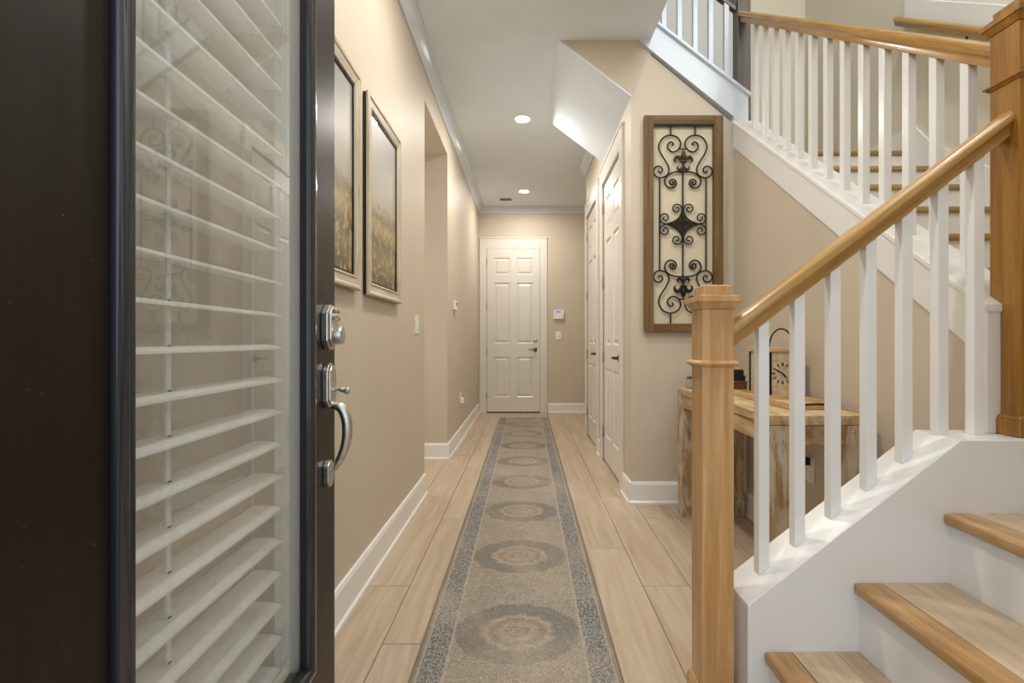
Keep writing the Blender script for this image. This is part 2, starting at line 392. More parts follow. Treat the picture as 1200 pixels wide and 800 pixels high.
def thing(name, label, cat, loc=(0, 0, 0), group=None, kind=None):
    o = bpy.data.objects.new(name, None); C.objects.link(o); o.location = loc; o.empty_display_size = .1
    o['label'] = label; o['category'] = cat
    if group: o['group'] = group
    if kind: o['kind'] = kind
    return o
def struct(mb, name, mat, label=None, parent=None, **k):
    o = mb.build(name, mat, parent, **k)
    if not parent: o['kind'] = 'structure'
    if label: o['label'] = label
    return o
def copy_tree(o, parent=None):
    c = o.copy(); C.objects.link(c)
    if parent: c.parent = parent
    for ch in list(o.children): copy_tree(ch, c)
    return c
def smooth_path(pts, k=5):
    """Catmull-Rom through pts"""
    P = [Vector(p) for p in pts]; P = [P[0] * 2 - P[1]] + P + [P[-1] * 2 - P[-2]]; out = []
    for i in range(1, len(P) - 2):
        a, b, c, d = P[i - 1:i + 3]
        for j in range(k):
            t = j / k
            out.append(.5 * ((2 * b) + (c - a) * t + (2 * a - 5 * b + 4 * c - d) * t * t + (3 * b - a - 3 * c + d) * t ** 3))
    out.append(P[-2]); return out

# ================================================================== SETTING
CEIL = 3.05; XL = -.715; YB = 7.28; XC = .69; YA = 3.235; YC1 = 5.66; XU = 1.365; XR = 2.47; YS = 4.35
YF = .48; TOP = 5.7; XO = .82      # XO: edge of the hall ceiling, beyond it the stairwell is open
OPN0, OPN1, OPZ = 3.44, 4.44, 2.755

# floor: grout bed with single plank tiles
fl = struct(MB().box(-2.4, 2.9, -.2, YB + .1, -.06, -.003), 'floor', 'grout', 'beige wood-look plank tile floor running down the hall')
TL, TW, GR = 1.2175, .2035, .0035
offs = {0: 2.144, 1: 1.733, 2: 2.53}
tile_mesh = {}
def floor_tile(x0, x1, y0, y1):
    key = (round(x1 - x0, 3), round(y1 - y0, 3))
    if key not in tile_mesh:
        mb = MB(); w, l = x1 - x0 - GR, y1 - y0 - GR
        mb.box(-w / 2, w / 2, -l / 2, l / 2, -.012, 0)
        o = mb.build('floor_tile', 'tile', fl, bev=.0012, seg=1); tile_mesh[key] = o.data
    else:
        o = bpy.data.objects.new('floor_tile', tile_mesh[key]); C.objects.link(o); o.parent = fl
    o.location = ((x0 + x1) / 2, (y0 + y1) / 2, 0)
for i in range(-8, 12):
    x0 = -.713 + TW * i; x1 = x0 + TW
    y = offs[i % 3] - TL * 4
    while y < YB:
        a, b_ = y, y + TL; y += TL
        lo = .2; hi = YB
        if i < 0:
            lo, hi = OPN0 - .02, OPN1          # only the opening to the side room
            if x0 < -2.3: continue
        if i >= 7:
            hi = YA                              # niche under the stairs
        if x0 >= 1.33: continue
        a, b_ = max(a, lo), min(b_, hi)
        if i >= 7 and False: continue
        if b_ - a < .05: continue
        floor_tile(x0, min(x1, 1.38), a, b_)
for i in (7, 8, 9):                              # floor beyond the closets
    x0 = -.713 + TW * i
    floor_tile(x0, x0 + TW, YC1, YB)

# porch outside the entrance
struct(MB().box(-3, 4, -4, .2, -.12, -.03), 'ground_porch', 'concrete', 'concrete porch outside the entrance')

# left wall with the opening
struct(MB().box(XL - .12, XL, YF, OPN0, 0, CEIL).box(XL - .12, XL, OPN1, YB, 0, CEIL).box(XL - .12, XL, OPN0, OPN1, OPZ, CEIL),
       'wall_left', 'wall', 'long beige hall wall with two framed pictures and a cased opening')
# side room walls seen through the opening
struct(MB().box(-2.4, XL - .12, OPN1, OPN1 + .1, 0, CEIL).box(-2.4, XL - .12, OPN0 - .1, OPN0, 0, CEIL).box(-2.5, -2.4, OPN0 - .1, OPN1 + .1, 0, CEIL),
       'wall_side_passage', 'wall', 'beige walls of the side passage off the hall')
struct(MB().box(-2.4, XL - .12, OPN0, OPN1, OPZ, OPZ + .1), 'ceiling_side_passage', 'wall', 'low ceiling of the side passage')
struct(MB().box(XL - .12, 1.7, YB, YB + .12, 0, CEIL), 'wall_back', 'wall', 'beige end wall of the hall around the far door')
# closet block: hall face with two door openings
D1, D2 = (3.58, 4.40), (4.77, 5.56)
wb = MB()
DT = 2.47
for a, b_ in ((YA + .10, D1[0]), (D1[1], D2[0]), (D2[1], YC1)): wb.box(XC, XC + .11, a, b_, 0, CEIL if a > 4.5 else 2.70)
for a, b_ in (D1, D2): wb.box(XC, XC + .11, a, b_, DT, CEIL if a > 4.5 else 2.70)
wb.box(XC, XC + .11, D1[1], D2[0], 2.70, CEIL)
wb.box(XC + .11, 1.7, YC1 - .11, YC1, 0, CEIL)
struct(wb, 'wall_closet', 'wall', 'beige closet wall with two white panel doors')
struct(MB().box(1.58, 1.7, YC1, YB, 0, CEIL), 'wall_right_far', 'wall', 'beige wall beyond the closets')
# wall carrying the iron art, its upper edge follows the stair
wa = MB().prism([(XC, 0), (XU, 0), (XU, 2.50), (XO, 2.95), (XO, CEIL), (.222, CEIL), (XC, 2.694)], 'y', YA, YA + .10)
struct(wa, 'wall_art', 'wall', 'beige wall under the upper stair flight with the iron wall art')
# under-stair wall
def skirt_lo(y): return 1.062 + .75 * (y - 1.513)
struct(MB().prism([(1.505, 0), (YA, 0), (YA, skirt_lo(YA) + .02), (1.505, skirt_lo(1.505) + .02)], 'x', XU, XU + .1),
       'wall_under_stair', 'wall', 'beige wall under the middle stair flight behind the console table')
# stairwell walls
struct(MB().box(XR, XR + .12, YF, YS, 0, TOP), 'wall_right', 'wall_pale', 'tall pale stairwell wall with a wall rail')
struct(MB().box(1.89, XR + .12, YS, YS + .12, 0, TOP), 'wall_stairwell_back', 'wall_pale', 'pale wall behind the upper landing')
struct(MB().box(.80, 1.89, YS, YS + .12, 2.0, TOP).box(-.4, .7995, YS, YS + .12, CEIL + .30, TOP), 'wall_stairwell_upper', 'wall_white', 'white wall behind the upper flight')  # whiter and cooler in tone than the pale wall beside it
struct(MB().box(-.4, XR + .12, YF - .15, YS + .12, TOP, TOP + .1), 'ceiling_stairwell', 'ceiling', 'high stairwell ceiling')
# second storey walls above the hall ceiling (close the stairwell)
struct(MB().box(XO - .1, XO, YF, YA, CEIL + .30, TOP), 'wall_upper_left', 'wall_white', 'upper storey wall over the hall')
struct(MB().box(-.4, XO - .1, YA - .1, YA, CEIL + .30, TOP).box(-.5, -.4, YA - .1, YS + .12, CEIL + .3, TOP), 'wall_upper_side', 'wall_white', 'upper storey wall beside the stair head')
# front wall, open for the entrance, with an unseen opening added high up beside the fill light
fw = MB().box(-1.0, -.60, YF - .15, YF, 0, CEIL).box(1.0, XR + .12, YF - .15, YF, 0, 3.6).box(-.60, 1.0, YF - .15, YF, 2.55, 3.6)
fw.box(XO - .1, 1.0, YF - .15, YF, 3.6, TOP).box(2.3, XR + .12, YF - .15, YF, 3.6, TOP).box(1.0, 2.3, YF - .15, YF, 5.1, TOP)
struct(fw, 'wall_front', 'wall_pale', 'entrance wall around the open front door')
# hall ceiling
ce = MB().box(XL - .12, XO, YF, YA, CEIL, CEIL + .30).box(XL - .12, .20, YA, YS + .1, CEIL, CEIL + .30).box(XL - .12, 1.7, YS + .1, YB, CEIL, CEIL + .3)
ce.box(-.12 + .32, .69, YS + .06, YS + .1, CEIL, CEIL + .3)
struct(ce, 'ceiling', 'ceiling', 'textured pale grey hall ceiling with recessed lights')
# sloped soffit under the upper flight
so = MB().prism([(.199, CEIL + .004), (XC + .02, 2.665), (XC + .02, 2.80), (.199, CEIL + .16)], 'y', YA + .0015, YS + .09)
struct(so, 'ceiling_stair_soffit', 'ceiling', 'sloping underside of the upper flight above the closet wall')

# baseboards: board + shoe
def baseboard(name, segs, label):
    mb = MB()
    for (x0, y0, x1, y1) in segs:                  # the room lies to the left of A->B
        A, B = Vector((x0, y0, 0)), Vector((x1, y1, 0))
        mb.sweep([(0, 0), (-.028, 0), (-.027, .012), (-.018, .02), (-.016, .125), (-.010, .14), (0, .142)], A, B)
    return struct(mb, name, 'trim', label)
baseboard('baseboard_left', [(XL, OPN0, XL, YF + .02), (XL, 7.265, XL, OPN1)], 'white baseboard along the left wall')
baseboard('baseboard_passage', [(XL - .12 + .12 + .016, OPN1, -2.4, OPN1)][:1], 'white baseboard in the side passage')
baseboard('baseboard_passage_near', [(XL + .0, OPN0 + .0, XL + .001, OPN0 - .001)][:0] or [(-2.4, OPN0, XL, OPN0)], 'white baseboard on the near side of the opening')
baseboard('baseboard_back', [(1.58, YB, .318, YB)], 'white baseboard on the end wall')
baseboard('baseboard_closet', [(XC, YA - .016, XC, D1[0] - .105), (XC, D1[1] + .105, XC, D2[0] - .105), (XC, D2[1] + .02, XC, YC1)][:2], 'white baseboard between the closet doors')
baseboard('baseboard_art_wall', [(XU, YA, XC - .016, YA)], 'white baseboard under the iron wall art')
baseboard('baseboard_under_stair', [(XU, 1.51, XU, YA)], 'white baseboard behind the console table')

# crown moulding
def crown(name, segs, label):
    mb = MB()
    pr = [(0, -.095), (-.012, -.095), (-.016, -.08), (-.03, -.062), (-.05, -.035), (-.068, -.018), (-.078, -.014), (-.085, 0), (0, 0)]
    for A, B in segs: mb.sweep(pr, Vector(A + (CEIL,)), Vector(B + (CEIL,)))
    return struct(mb, name, 'trim_cool', label)
crown('trim_1', [((XL, YB), (XL, YF))], 'white crown moulding along the left wall')
crown('trim_2', [((1.58, YB), (XL, YB))], 'white crown moulding on the end wall')
crown('trim_3', [((XC, YS + .09), (XC, YC1))], 'short white crown moulding above the closet wall')

# ------------------------------------------------------------------ panel doors
def place(o, loc, rz):
    o.location = loc; o.rotation_euler = (0, 0, rz)
def casing(name, w, h, cw, hh, loc, rz, label, jamb=.10):
    """door casing, local x along the wall, front faces -y"""
    mb = MB()
    for sx in (-1, 1):
        a, b_ = (-cw, 0) if sx < 0 else (w, w + cw)
        mb.box(a, b_, -.018, 0, 0, h + hh)
    mb.box(0, w, -.018, 0, h, h + hh)
    mb.box(-cw - .004, w + cw + .004, -.024, 0, h + hh, h + hh + .018)
    mb.box(-.004, .0, 0, jamb, 0, h).box(w, w + .004, 0, jamb, 0, h).box(0, w, 0, jamb, h, h + .004)
    o = mb.build(name, 'door_white', None, bev=.002, seg=1); o['kind'] = 'structure'; o['label'] = label
    place(o, loc, rz); return o
def panel_door(name, w, h, loc, rz, label, lever_side, hinge_side, deadbolt=False, hinges=4, lever_mat='bronze'):
    root = thing(name, label, 'door', (0, 0, 0), kind='structure')
    k = w / .785; kz = h / 2.43
    cols = [(.105 * k, .345 * k), (.445 * k, .685 * k)]
    rows = [(.225 * kz, .82 * kz), (1.02 * kz, 1.92 * kz), (2.04 * kz, 2.29 * kz)]
    mb = MB(); T = (.0135 if name == 'door_1' else .035)
    xs = [0, cols[0][0], cols[0][1], cols[1][0], cols[1][1], w]
    for a, b_ in ((xs[0], xs[1]), (xs[2], xs[3]), (xs[4], xs[5])): mb.box(a, b_, 0, T, .008, h)
    zs = [.008, rows[0][0], rows[0][1], rows[1][0], rows[1][1], rows[2][0], rows[2][1], h]
    for c0, c1 in cols:
        for a, b_ in ((zs[0], zs[1]), (zs[2], zs[3]), (zs[4], zs[5]), (zs[6], zs[7])): mb.box(c0, c1, 0, T, a, b_)
        mb.box(c0, c1, .011, T, zs[0], h)
        for r0, r1 in rows:          # sloped sticking round each recess
            s = .012
            for (ax, az, bx, bz) in ((c0, r0, c1, r0), (c1, r0, c1, r1), (c1, r1, c0, r1), (c0, r1, c0, r0)):
                cx, cz = (c0 + c1) / 2, (r0 + r1) / 2
                def inn(x, z): return (x + (s if x < cx else -s), z + (s if z < cz else -s))
                i1, i2 = inn(ax, az), inn(bx, bz)
                mb.poly([(ax, .001, az), (bx, .001, bz), (i2[0], .011, i2[1]), (i1[0], .011, i1[1])], [(0, 1, 2, 3)])
    mb.build('door_slab', 'door_white', root)
    if name == 'door_1': MB().box(-.004, w + .005, T - .001, T + .0005, .0, h + .009).build('door_gap', 'seal_gap_black', root)  # thin black sheet painting the shade in the gap round the far door
    for c0, c1 in cols:
        for r0, r1 in rows:
            g1, g2 = .022, .045
            p = MB()
            vs = [(c0 + g1, .011, r0 + g1), (c1 - g1, .011, r0 + g1), (c1 - g1, .011, r1 - g1), (c0 + g1, .011, r1 - g1),
                  (c0 + g2, .002, r0 + g2), (c1 - g2, .002, r0 + g2), (c1 - g2, .002, r1 - g2), (c0 + g2, .002, r1 - g2)]
            p.poly(vs, [(4, 5, 6, 7), (0, 1, 5, 4), (1, 2, 6, 5), (2, 3, 7, 6), (3, 0, 4, 7), (3, 2, 1, 0)])
            p.build('door_panel', 'door_white', root)
    lx = .065 if lever_side == 'l' else w - .065; d = 1 if lever_side == 'l' else -1
    lv = MB().lathe([(.031, 0), (.031, -.008), (.022, -.014), (.012, -.016), (.011, -.045), (.0, -.046)], (lx, 0, .93), 'y')
    lv.tube(smooth_path([(lx, -.042, .93), (lx + d * .03, -.046, .934), (lx + d * .07, -.044, .926), (lx + d * .105, -.04, .932)]), [.009] * 10 + [.008] * 3 + [.006] * 3, 8)
    lv.build('door_lever', lever_mat, root, smooth=True)
    if deadbolt:
        MB().lathe([(.030, 0), (.029, -.01), (.02, -.014), (.0, -.015)], (lx, 0, 1.07), 'y').box(lx - .005, lx + .005, -.032, -.012, 1.055, 1.085).build('deadbolt', 'nickel', root, smooth=True)
    hx = -.002 if hinge_side == 'l' else w + .002
    hz = [.25, .91, 1.57, 2.23] if hinges == 4 else [.25, 1.2, 2.2]
    for z in hz:
        MB().lathe([(.006, -.05), (.0075, -.045), (.0075, .045), (.006, .05)], (hx, -.006, z * h / 2.43), 'z', 10).box(hx - .002, hx + (.006 if name == 'door_1' else .024), -.0015, .0005, z * h / 2.43 - .045, z * h / 2.43 + .045).build('hinge', 'hinge', root, smooth=True)
    place(root, loc, rz); return root

casing('trim_4', .79, 2.435, .105, .145, (-.59, YB, 0), 0, 'white casing round the far hall door')
panel_door('door_1', .782, 2.425, (-.586, YB - .014, .01), 0, 'white six-panel door at the far end of the hall', 'r', 'l', True, lever_mat='nickel_dark')
wbk = MB().box(-.60, .21, YB - .001, YB + .0005, 0, .01); wbk.build('threshold', 'seal_gap_black', None, kind='structure', label='dark threshold of the far hall door')
# closet doors face -x: local x runs towards the camera (rz=-90deg)
for (a, b_), nm, tn, lb in ((D1, 'door_2', 'trim_5', 'nearer of the two white six-panel closet doors on the right'), (D2, 'door_3', 'trim_6', 'farther of the two white six-panel closet doors on the right')):
    w = b_ - a
    casing(tn, w, DT - .01, .105, .14, (XC, b_, 0), -PI / 2, 'white casing round the %s closet door' % ('nearer' if nm == 'door_2' else 'farther'))
    panel_door(nm, w - .012, DT - .03, (XC + .004, b_ - .006, .01), -PI / 2, lb, 'r', 'l')
# cut holes: thin dark recess behind closet doors handled by wall openings

# ================================================================== FRONT DOOR (open, left)
ang = math.atan(.03)
HY = .526
def dx(y): return -.52 - .03 * y
door = thing('door_4', 'dark espresso front door standing open with tall glass and blinds', 'door', (dx(HY), HY, 0), kind='structure')
# local: x along the door width (from hinge to latch), -y = exterior face towards hall ... rotate 90deg so +x -> +Y
DW, DH, DTK = .915, 2.43, .045
gx0, gx1 = (.634 - HY) + .035, (1.279 - HY) - .0           # lite opening in local x (inside mouldings)
gx0, gx1 = .132, .729; gz0, gz1 = .225, 2.30
fr = MB().box(-.055, gx0, 0, DTK, .012, DH).box(gx1, DW, 0, DTK, .012, DH).box(gx0, gx1, 0, DTK, .012, gz0).box(gx0, gx1, 0, DTK, gz1, DH)
fr.build('door_frame', 'espresso', None, bev=.0015, seg=1)
dfr = bpy.data.objects['door_frame']; dfr.parent = door; dfr.location = (0, 0, 0)
def dpart(mb, name, mat, **k):
    o = mb.build(name, mat, None, **k); o.parent = door; o.location = (0, 0, 0); return o
# glazing moulding, half round with fillet
mprof = [(0, .0), (0, -.006), (.004, -.013), (.012, -.017), (.021, -.016), (.028, -.011), (.032, -.004), (.034, 0)]
mm = MB()
def mould(side):
    out = []
    for (px, py) in mprof: out.append((px, py))
    return out
mw = .036
for t in (0, 1):
    pass
def mould_frame(mb, x0, x1, z0, z1):
    """mitred moulding on the exterior face (y<0), outer rect x0..x1,z0..z1, width mw"""
    n = len(mprof); rings = []
    for cx, cz, sx, sz in ((x0, z0, 1, 1), (x1, z0, -1, 1), (x1, z1, -1, -1), (x0, z1, 1, -1)):
        rings.append([mb.bm.verts.new((cx + sx * p[0], p[1], cz + sz * p[0])) for p in mprof])
    for i in range(4):
        a, b_ = rings[i], rings[(i + 1) % 4]
        for k in range(n - 1): mb.bm.faces.new((a[k], a[k + 1], b_[k + 1], b_[k]))
        mb.bm.faces.new((a[n - 1], a[0], b_[0], b_[n - 1]))
mould_frame(mm, gx0 - .022, gx1 + .022, gz0 - .022, gz1 + .022)
dpart(mm, 'glazing_bead', 'dark_moulding', smooth=True)
mi = MB()
for x0, x1, z0, z1 in ((gx0, gx0 + .014, gz0, gz1), (gx1 - .014, gx1, gz0, gz1), (gx0 + .014, gx1 - .014, gz0, gz0 + .014), (gx0 + .014, gx1 - .014, gz1 - .014, gz1)):
    mi.box(x0, x1, .0, .0158, z0, z1)
mi.build('glazing_seal', 'seal_gap_black', None); o = bpy.data.objects['glazing_seal']; o.parent = door
dpart(MB().box(gx0 + .006, gx1 - .006, .016, .019, gz0 + .006, gz1 - .006), 'glass_pane', 'glass')
# interior white lite frame that carries the blind
lf = MB()
e = .004
for x0, x1, z0, z1 in ((gx0 - .02, gx0 + .02, gz0 - .02, gz1 + .02), (gx1 - .022, gx1 + .02, gz0 - .02, gz1 + .02), (gx0 + .02, gx1 - .022, gz0 - .02, gz0 + .02), (gx0 + .02, gx1 - .022, gz1 - .02, gz1 + .02)):
    lf.box(x0, x1, DTK + .0005, DTK + .030, z0, z1)
lf.box(gx0 + .0005, gx0 + .004, .0195, DTK, gz0, gz1).box(gx1 - .004, gx1 - .0005, .0195, DTK, gz0, gz1)
dpart(lf, 'inner_lite_frame', 'trim')
# hardware on the latch stile
hc = DW - .070
def plate(mb, cx, cz, w, h, d, y=0.0, ch=.35):
    c = w * ch
    pts = [(cx - w / 2 + c, cz - h / 2), (cx + w / 2 - c, cz - h / 2), (cx + w / 2, cz - h / 2 + c), (cx + w / 2, cz + h / 2 - c), (cx + w / 2 - c, cz + h / 2), (cx - w / 2 + c, cz + h / 2), (cx - w / 2, cz + h / 2 - c), (cx - w / 2, cz - h / 2 + c)]
    mb.prism(pts, 'y', y - d, y); return mb
kz = 1.107
kd = dpart(plate(plate(MB(), hc, kz, .068, .125, .018), hc, kz + .002, .058, .112, .008, -.0181), 'keypad_deadbolt', 'nickel', bev=.003)
kn = MB().lathe([(.025, -.026), (.025, -.044), (.023, -.048), (.010, -.050), (.0, -.050)], (hc, 0, kz - .022), 'y', 24)
kn = kn.build('turn_knob', 'nickel', None, smooth=True); kn.parent = kd
for i, (ax, az) in enumerate(((-.014, .046), (.014, .046), (-.018, .026), (.0, .030), (.018, .026))):
    b = MB().lathe([(.0075, -.026), (.0075, -.033), (.005, -.035), (.0, -.035)], (hc + ax, 0, kz + az), 'y', 12).build('keypad_button', 'nickel', None, smooth=True); b.parent = kd
side = MB().box(hc - .036, hc - .032, -.015, -.003, kz - .035, kz + .038).build('edge_strip', 'nickel', None); side.parent = kd
hz = .925
hs = dpart(plate(plate(MB(), hc, hz + .02, .056, .125, .016), hc, hz + .02, .046, .112, .006, -.0161), 'handle_escutcheon', 'nickel', bev=.003)
th = MB().tube(smooth_path([(hc, -.02, hz + .005), (hc, -.038, hz + .010), (hc, -.056, hz + .005), (hc, -.066, hz + .006)]), [.006] * 5 + [.008] * 5 + [.010] * 4 + [.008, .006], 10)
th = th.build('thumb_latch', 'nickel', None, smooth=True); th.parent = hs
gp = smooth_path([(hc, -.012, hz - .036), (hc, -.026, hz - .036), (hc, -.044, hz - .044), (hc, -.057, hz - .072), (hc, -.060, hz - .11), (hc, -.054, hz - .15), (hc, -.040, hz - .185), (hc, -.026, hz - .208), (hc, -.012, hz - .220)])
n = len(gp); grip = MB().tube(gp, [.0085 + .006 * math.sin(PI * (1 - i / (n - 1)) ** 1.4) for i in range(n)], 12)
grip = dpart(grip, 'pull_handle', 'nickel', smooth=True)
dpart(plate(MB(), hc, hz - .226, .042, .072, .016, 0, .3), 'handle_foot_plate', 'nickel', bev=.003)
for z in (.3, 1.25, 2.15):
    dpart(MB().lathe([(.008, -.055), (.008, .055)], (-.060, DTK + .006, z), 'z', 10), 'hinge', 'hinge', smooth=True)
door.rotation_euler = (0, 0, PI / 2 + ang)
# blind behind the glass
bl = thing('window_blind', 'white slatted blind with wide slats behind the glass of the open front door', 'blind', (dx(HY), HY, 0))
bx0, bx1 = gx0 - .004, .689
def bpart(mb, name, mat, par=None, **k):
    o = mb.build(name, mat, None, **k); o.parent = par or bl; o.location = (0, 0, 0); return o
PITCH = .0795; z = .262; ya, yb = DTK + .004 + .0, DTK + .074
sm = None; tilt = math.radians(4)
while z < 2.2:
    if sm is None:
        mb = MB(); w = yb - ya; pts = []
        N = 8
        up = [((i / N - .5) * w, .0035 * math.cos((i / N - .5) * PI)) for i in range(N + 1)]
        pr = up + [(a, b_ - .0058) for a, b_ in reversed(up)]
        pr = [(a * math.cos(tilt) - b_ * math.sin(tilt), a * math.sin(tilt) + b_ * math.cos(tilt)) for a, b_ in pr]
        mb.prism(pr, 'x', bx0, bx1)
        o = bpart(mb, 'blind_slat', 'blind', smooth=True); sm = o.data
    else:
        o = bpy.data.objects.new('blind_slat', sm); C.objects.link(o); o.parent = bl
    o.location = (0, (ya + yb) / 2, z); z += PITCH
for lx in (.338,):
    bpart(MB().box(lx - .0055, lx + .0055, (ya + yb) / 2 - .002, (ya + yb) / 2 + .002, .25, 2.24), 'lift_cord', 'cord')
    zz = .262; gm = bpart(MB().box(lx - .0035, lx + .0035, (ya + yb) / 2 - .0045, (ya + yb) / 2 + .0035, .0, .0055), 'cord_grommet', 'black'); gm.location = (0, 0, zz)
    while zz < 2.1:
        zz += PITCH; g2 = gm.copy(); C.objects.link(g2); g2.location = (0, 0, zz)
bpart(MB().box(bx0, bx1, ya, yb, 2.235, 2.28), 'head_rail', 'blind')
bpart(MB().box(bx1 + .003, bx1 + .006, yb + .001, yb + .004, .24, 2.23).box(bx1 + .003, bx1 + .006, ya - .002, ya + .001, .24, 2.23), 'ladder_tape', 'cord')
bl.rotation_euler = door.rotation_euler

# ================================================================== STAIRS
stair = thing('staircase', 'white staircase with oak nosings turning upward on the right', 'staircase', (.65, 1.35, 0))
Z = [.219, .408, .598, .787]; RUN = .2456; X1 = .65
def box_tread(parent, axis, nose, run, z, lo, hi, seam):
    """tread with oak nosing board and two planks; axis 'x' rises towards +x, 'y' towards +y"""
    t = None
    nm = 'nosing' if axis == 'x' else 'nosing_x'
    def bx(a, b_, z0, z1, lo=lo, hi=hi):
        return MB().box(a, b_, lo, hi, z0, z1) if axis == 'x' else MB().box(lo, hi, a, b_, z0, z1)
    t = bx(nose + .02, nose + run + .016, z - .03, z - .013).build('tread', 'trim', parent)
    bx(nose, nose + .077, z - .030, z).build('nosing', nm, t, bev=.009, seg=3, smooth=True)
    m = 'tread' if axis == 'x' else M['tread_x']
    bx(nose + .0775, nose + seam, z - .0128, z - .001).build('tread_plank', m, t, bev=.001, seg=1)
    if seam < run - .01: bx(nose + seam + .001, nose + run + .014, z - .0128, z - .001).build('tread_plank', m, t, bev=.001, seg=1)
    return t
M['tread_x'] = wood('greige_tread_plank_cross', [(158, 134, 108), (180, 156, 128), (194, 172, 144), (204, 184, 158)], 'x', .45, .8, 0, .1, .06)
KY0, KY1 = 1.345, 1.505
for k in range(3):
    xn = X1 + RUN * k
    box_tread(stair, 'x', xn, RUN, Z[k], YF, KY0, .194)
for k in range(4):
    xn = X1 + RUN * k; zb = Z[k - 1] - .012 if k else 0
    MB().box(xn + .016, xn + .030, YF, KY0, zb, Z[k] - .0305).build('riser', 'trim', stair)
# landing: oak nosing and planks
MB().box(X1 + 3 * RUN, X1 + 3 * RUN + .077, YF, KY0, Z[3] - .03, Z[3]).build('nosing', 'nosing', stair, bev=.009, seg=3, smooth=True)
for i in range(6):
    y0 = KY0 + .07 - .159 * (i + 1)
    x0 = X1 + 3 * RUN + .078
    if y0 < YF: break
    MB().box(x0 if y0 + .158 < KY0 + .03 else 1.51, XR, y0, y0 + .158, Z[3] - .03, Z[3] - .001).build('landing_plank', M['tread_x'], stair, bev=.001, seg=1)
# knee wall beside the lower flight
kn_ = lambda x: -.128 + .777 * x
MB().prism([(.607, 0), (1.40, 0), (1.40, .797), ((.797 + .128) / .777, .797), (.607, kn_(.607))], 'y', KY0, KY1).build('knee_wall', 'trim', stair, bev=.002, seg=1)
# middle flight
for k in range(1, 8):
    box_tread(stair, 'y', 1.416 + .253 * (k - 1), .253, Z[3] + .19 * k, 1.506, XR, .2)
for k in range(1, 9):
    yn = 1.416 + .253 * (k - 1)
    MB().box(1.506, XR, yn + .016, yn + .03, Z[3] + .19 * (k - 1) - .012, Z[3] + .19 * k - .0305).build('riser', 'trim', stair)
ZL = Z[3] + 1.52
MB().box(1.506, XR, 3.187, 3.264, ZL - .03, ZL).build('nosing', 'nosing_x', stair, bev=.009, seg=3, smooth=True)
MB().box(1.47, XR, 3.265, YS, ZL - .05, ZL - .001).build('upper_landing', M['tread_x'], stair)
# curb of the middle flight: wall cap and skirt
ctop = lambda y: 1.18 + .75 * (y - 1.441)
MB().prism([(1.441, Z[3] + .0105), (1.513, Z[3] + .0105), (1.513, 1.062), (YA - .03, skirt_lo(YA - .03)), (YA - .03, ctop(YA - .03) - .02), (1.441, ctop(1.441) - .02)], 'x', 1.353, 1.505).build('side_curb', 'trim', stair, bev=.002, seg=1)
MB().prism([(1.436, ctop(1.436) - .022), (YA - .021, ctop(YA - .021) - .022), (YA - .021, ctop(YA - .021)), (1.436, ctop(1.436))], 'x', 1.345, 1.513).build('curb_cap', 'trim', stair, bev=.003, seg=2)
# closed body under the middle flight so no light leaks through
MB().prism([(1.45, .60), (3.2, 1.95), (3.2, 2.05), (1.45, .72)], 'x', 1.506, XR).build('flight_underside', 'trim', stair)
# upper flight
for k in range(1, 6):
    xn = 1.36 - .25 * (k - 1); zt = ZL + .19 * k
    t = MB().box(xn - .266, xn, 3.36, YS, zt - .03, zt).build('tread', M['nosing_x'], stair, bev=.004, seg=2)
for k in range(1, 7):
    xn = 1.36 - .25 * (k - 1)
    MB().box(xn - .03, xn - .016, 3.36, YS, ZL + .19 * (k - 1) - .001, ZL + .19 * k - .0305).build('riser', 'trim', stair)
c3 = lambda x: 2.695 + .771 * (1.454 - x)
b3 = lambda x: 2.539 + .8 * (1.359 - x)
MB().prism([(1.359, 2.31), (1.454, 2.41), (1.454, c3(1.454) - .02), (1.359, c3(1.359) - .02)], 'y', YA - .02, YA + .125).prism([(1.359, b3(1.359)), (1.359, c3(1.359) - .02), (.74, c3(.74) - .02), (.74, b3(.74))], 'y', YA - .02, YA + .125).prism([(.7399, CEIL + .30), (.7399, c3(.74) - .02), (.10, c3(.10) - .02)], 'y', YA - .02, YA + .125).build('upper_curb', 'trim_cool', stair)
MB().prism([(1.462, c3(1.462) - .024), (1.462, c3(1.462)), (.10, c3(.10)), (.10, c3(.10) - .024)], 'y', YA - .038, YA + .14).build('upper_curb_cap', 'trim_cool', stair, bev=.003, seg=2)
# skirt boards on the right wall of the middle flight
sk = lambda y: Z[3] + .19 + .751 * (y - 1.416) + .12
MB().prism([(1.42, Z[3]), (3.14, ZL - .1), (YS, ZL - .1), (YS, ZL + .135), (3.12, ZL + .135), (2.98, sk(2.98)), (1.42, sk(1.42))], 'x', XR - .016, XR - .0005).build('wall_skirt', 'trim', stair)

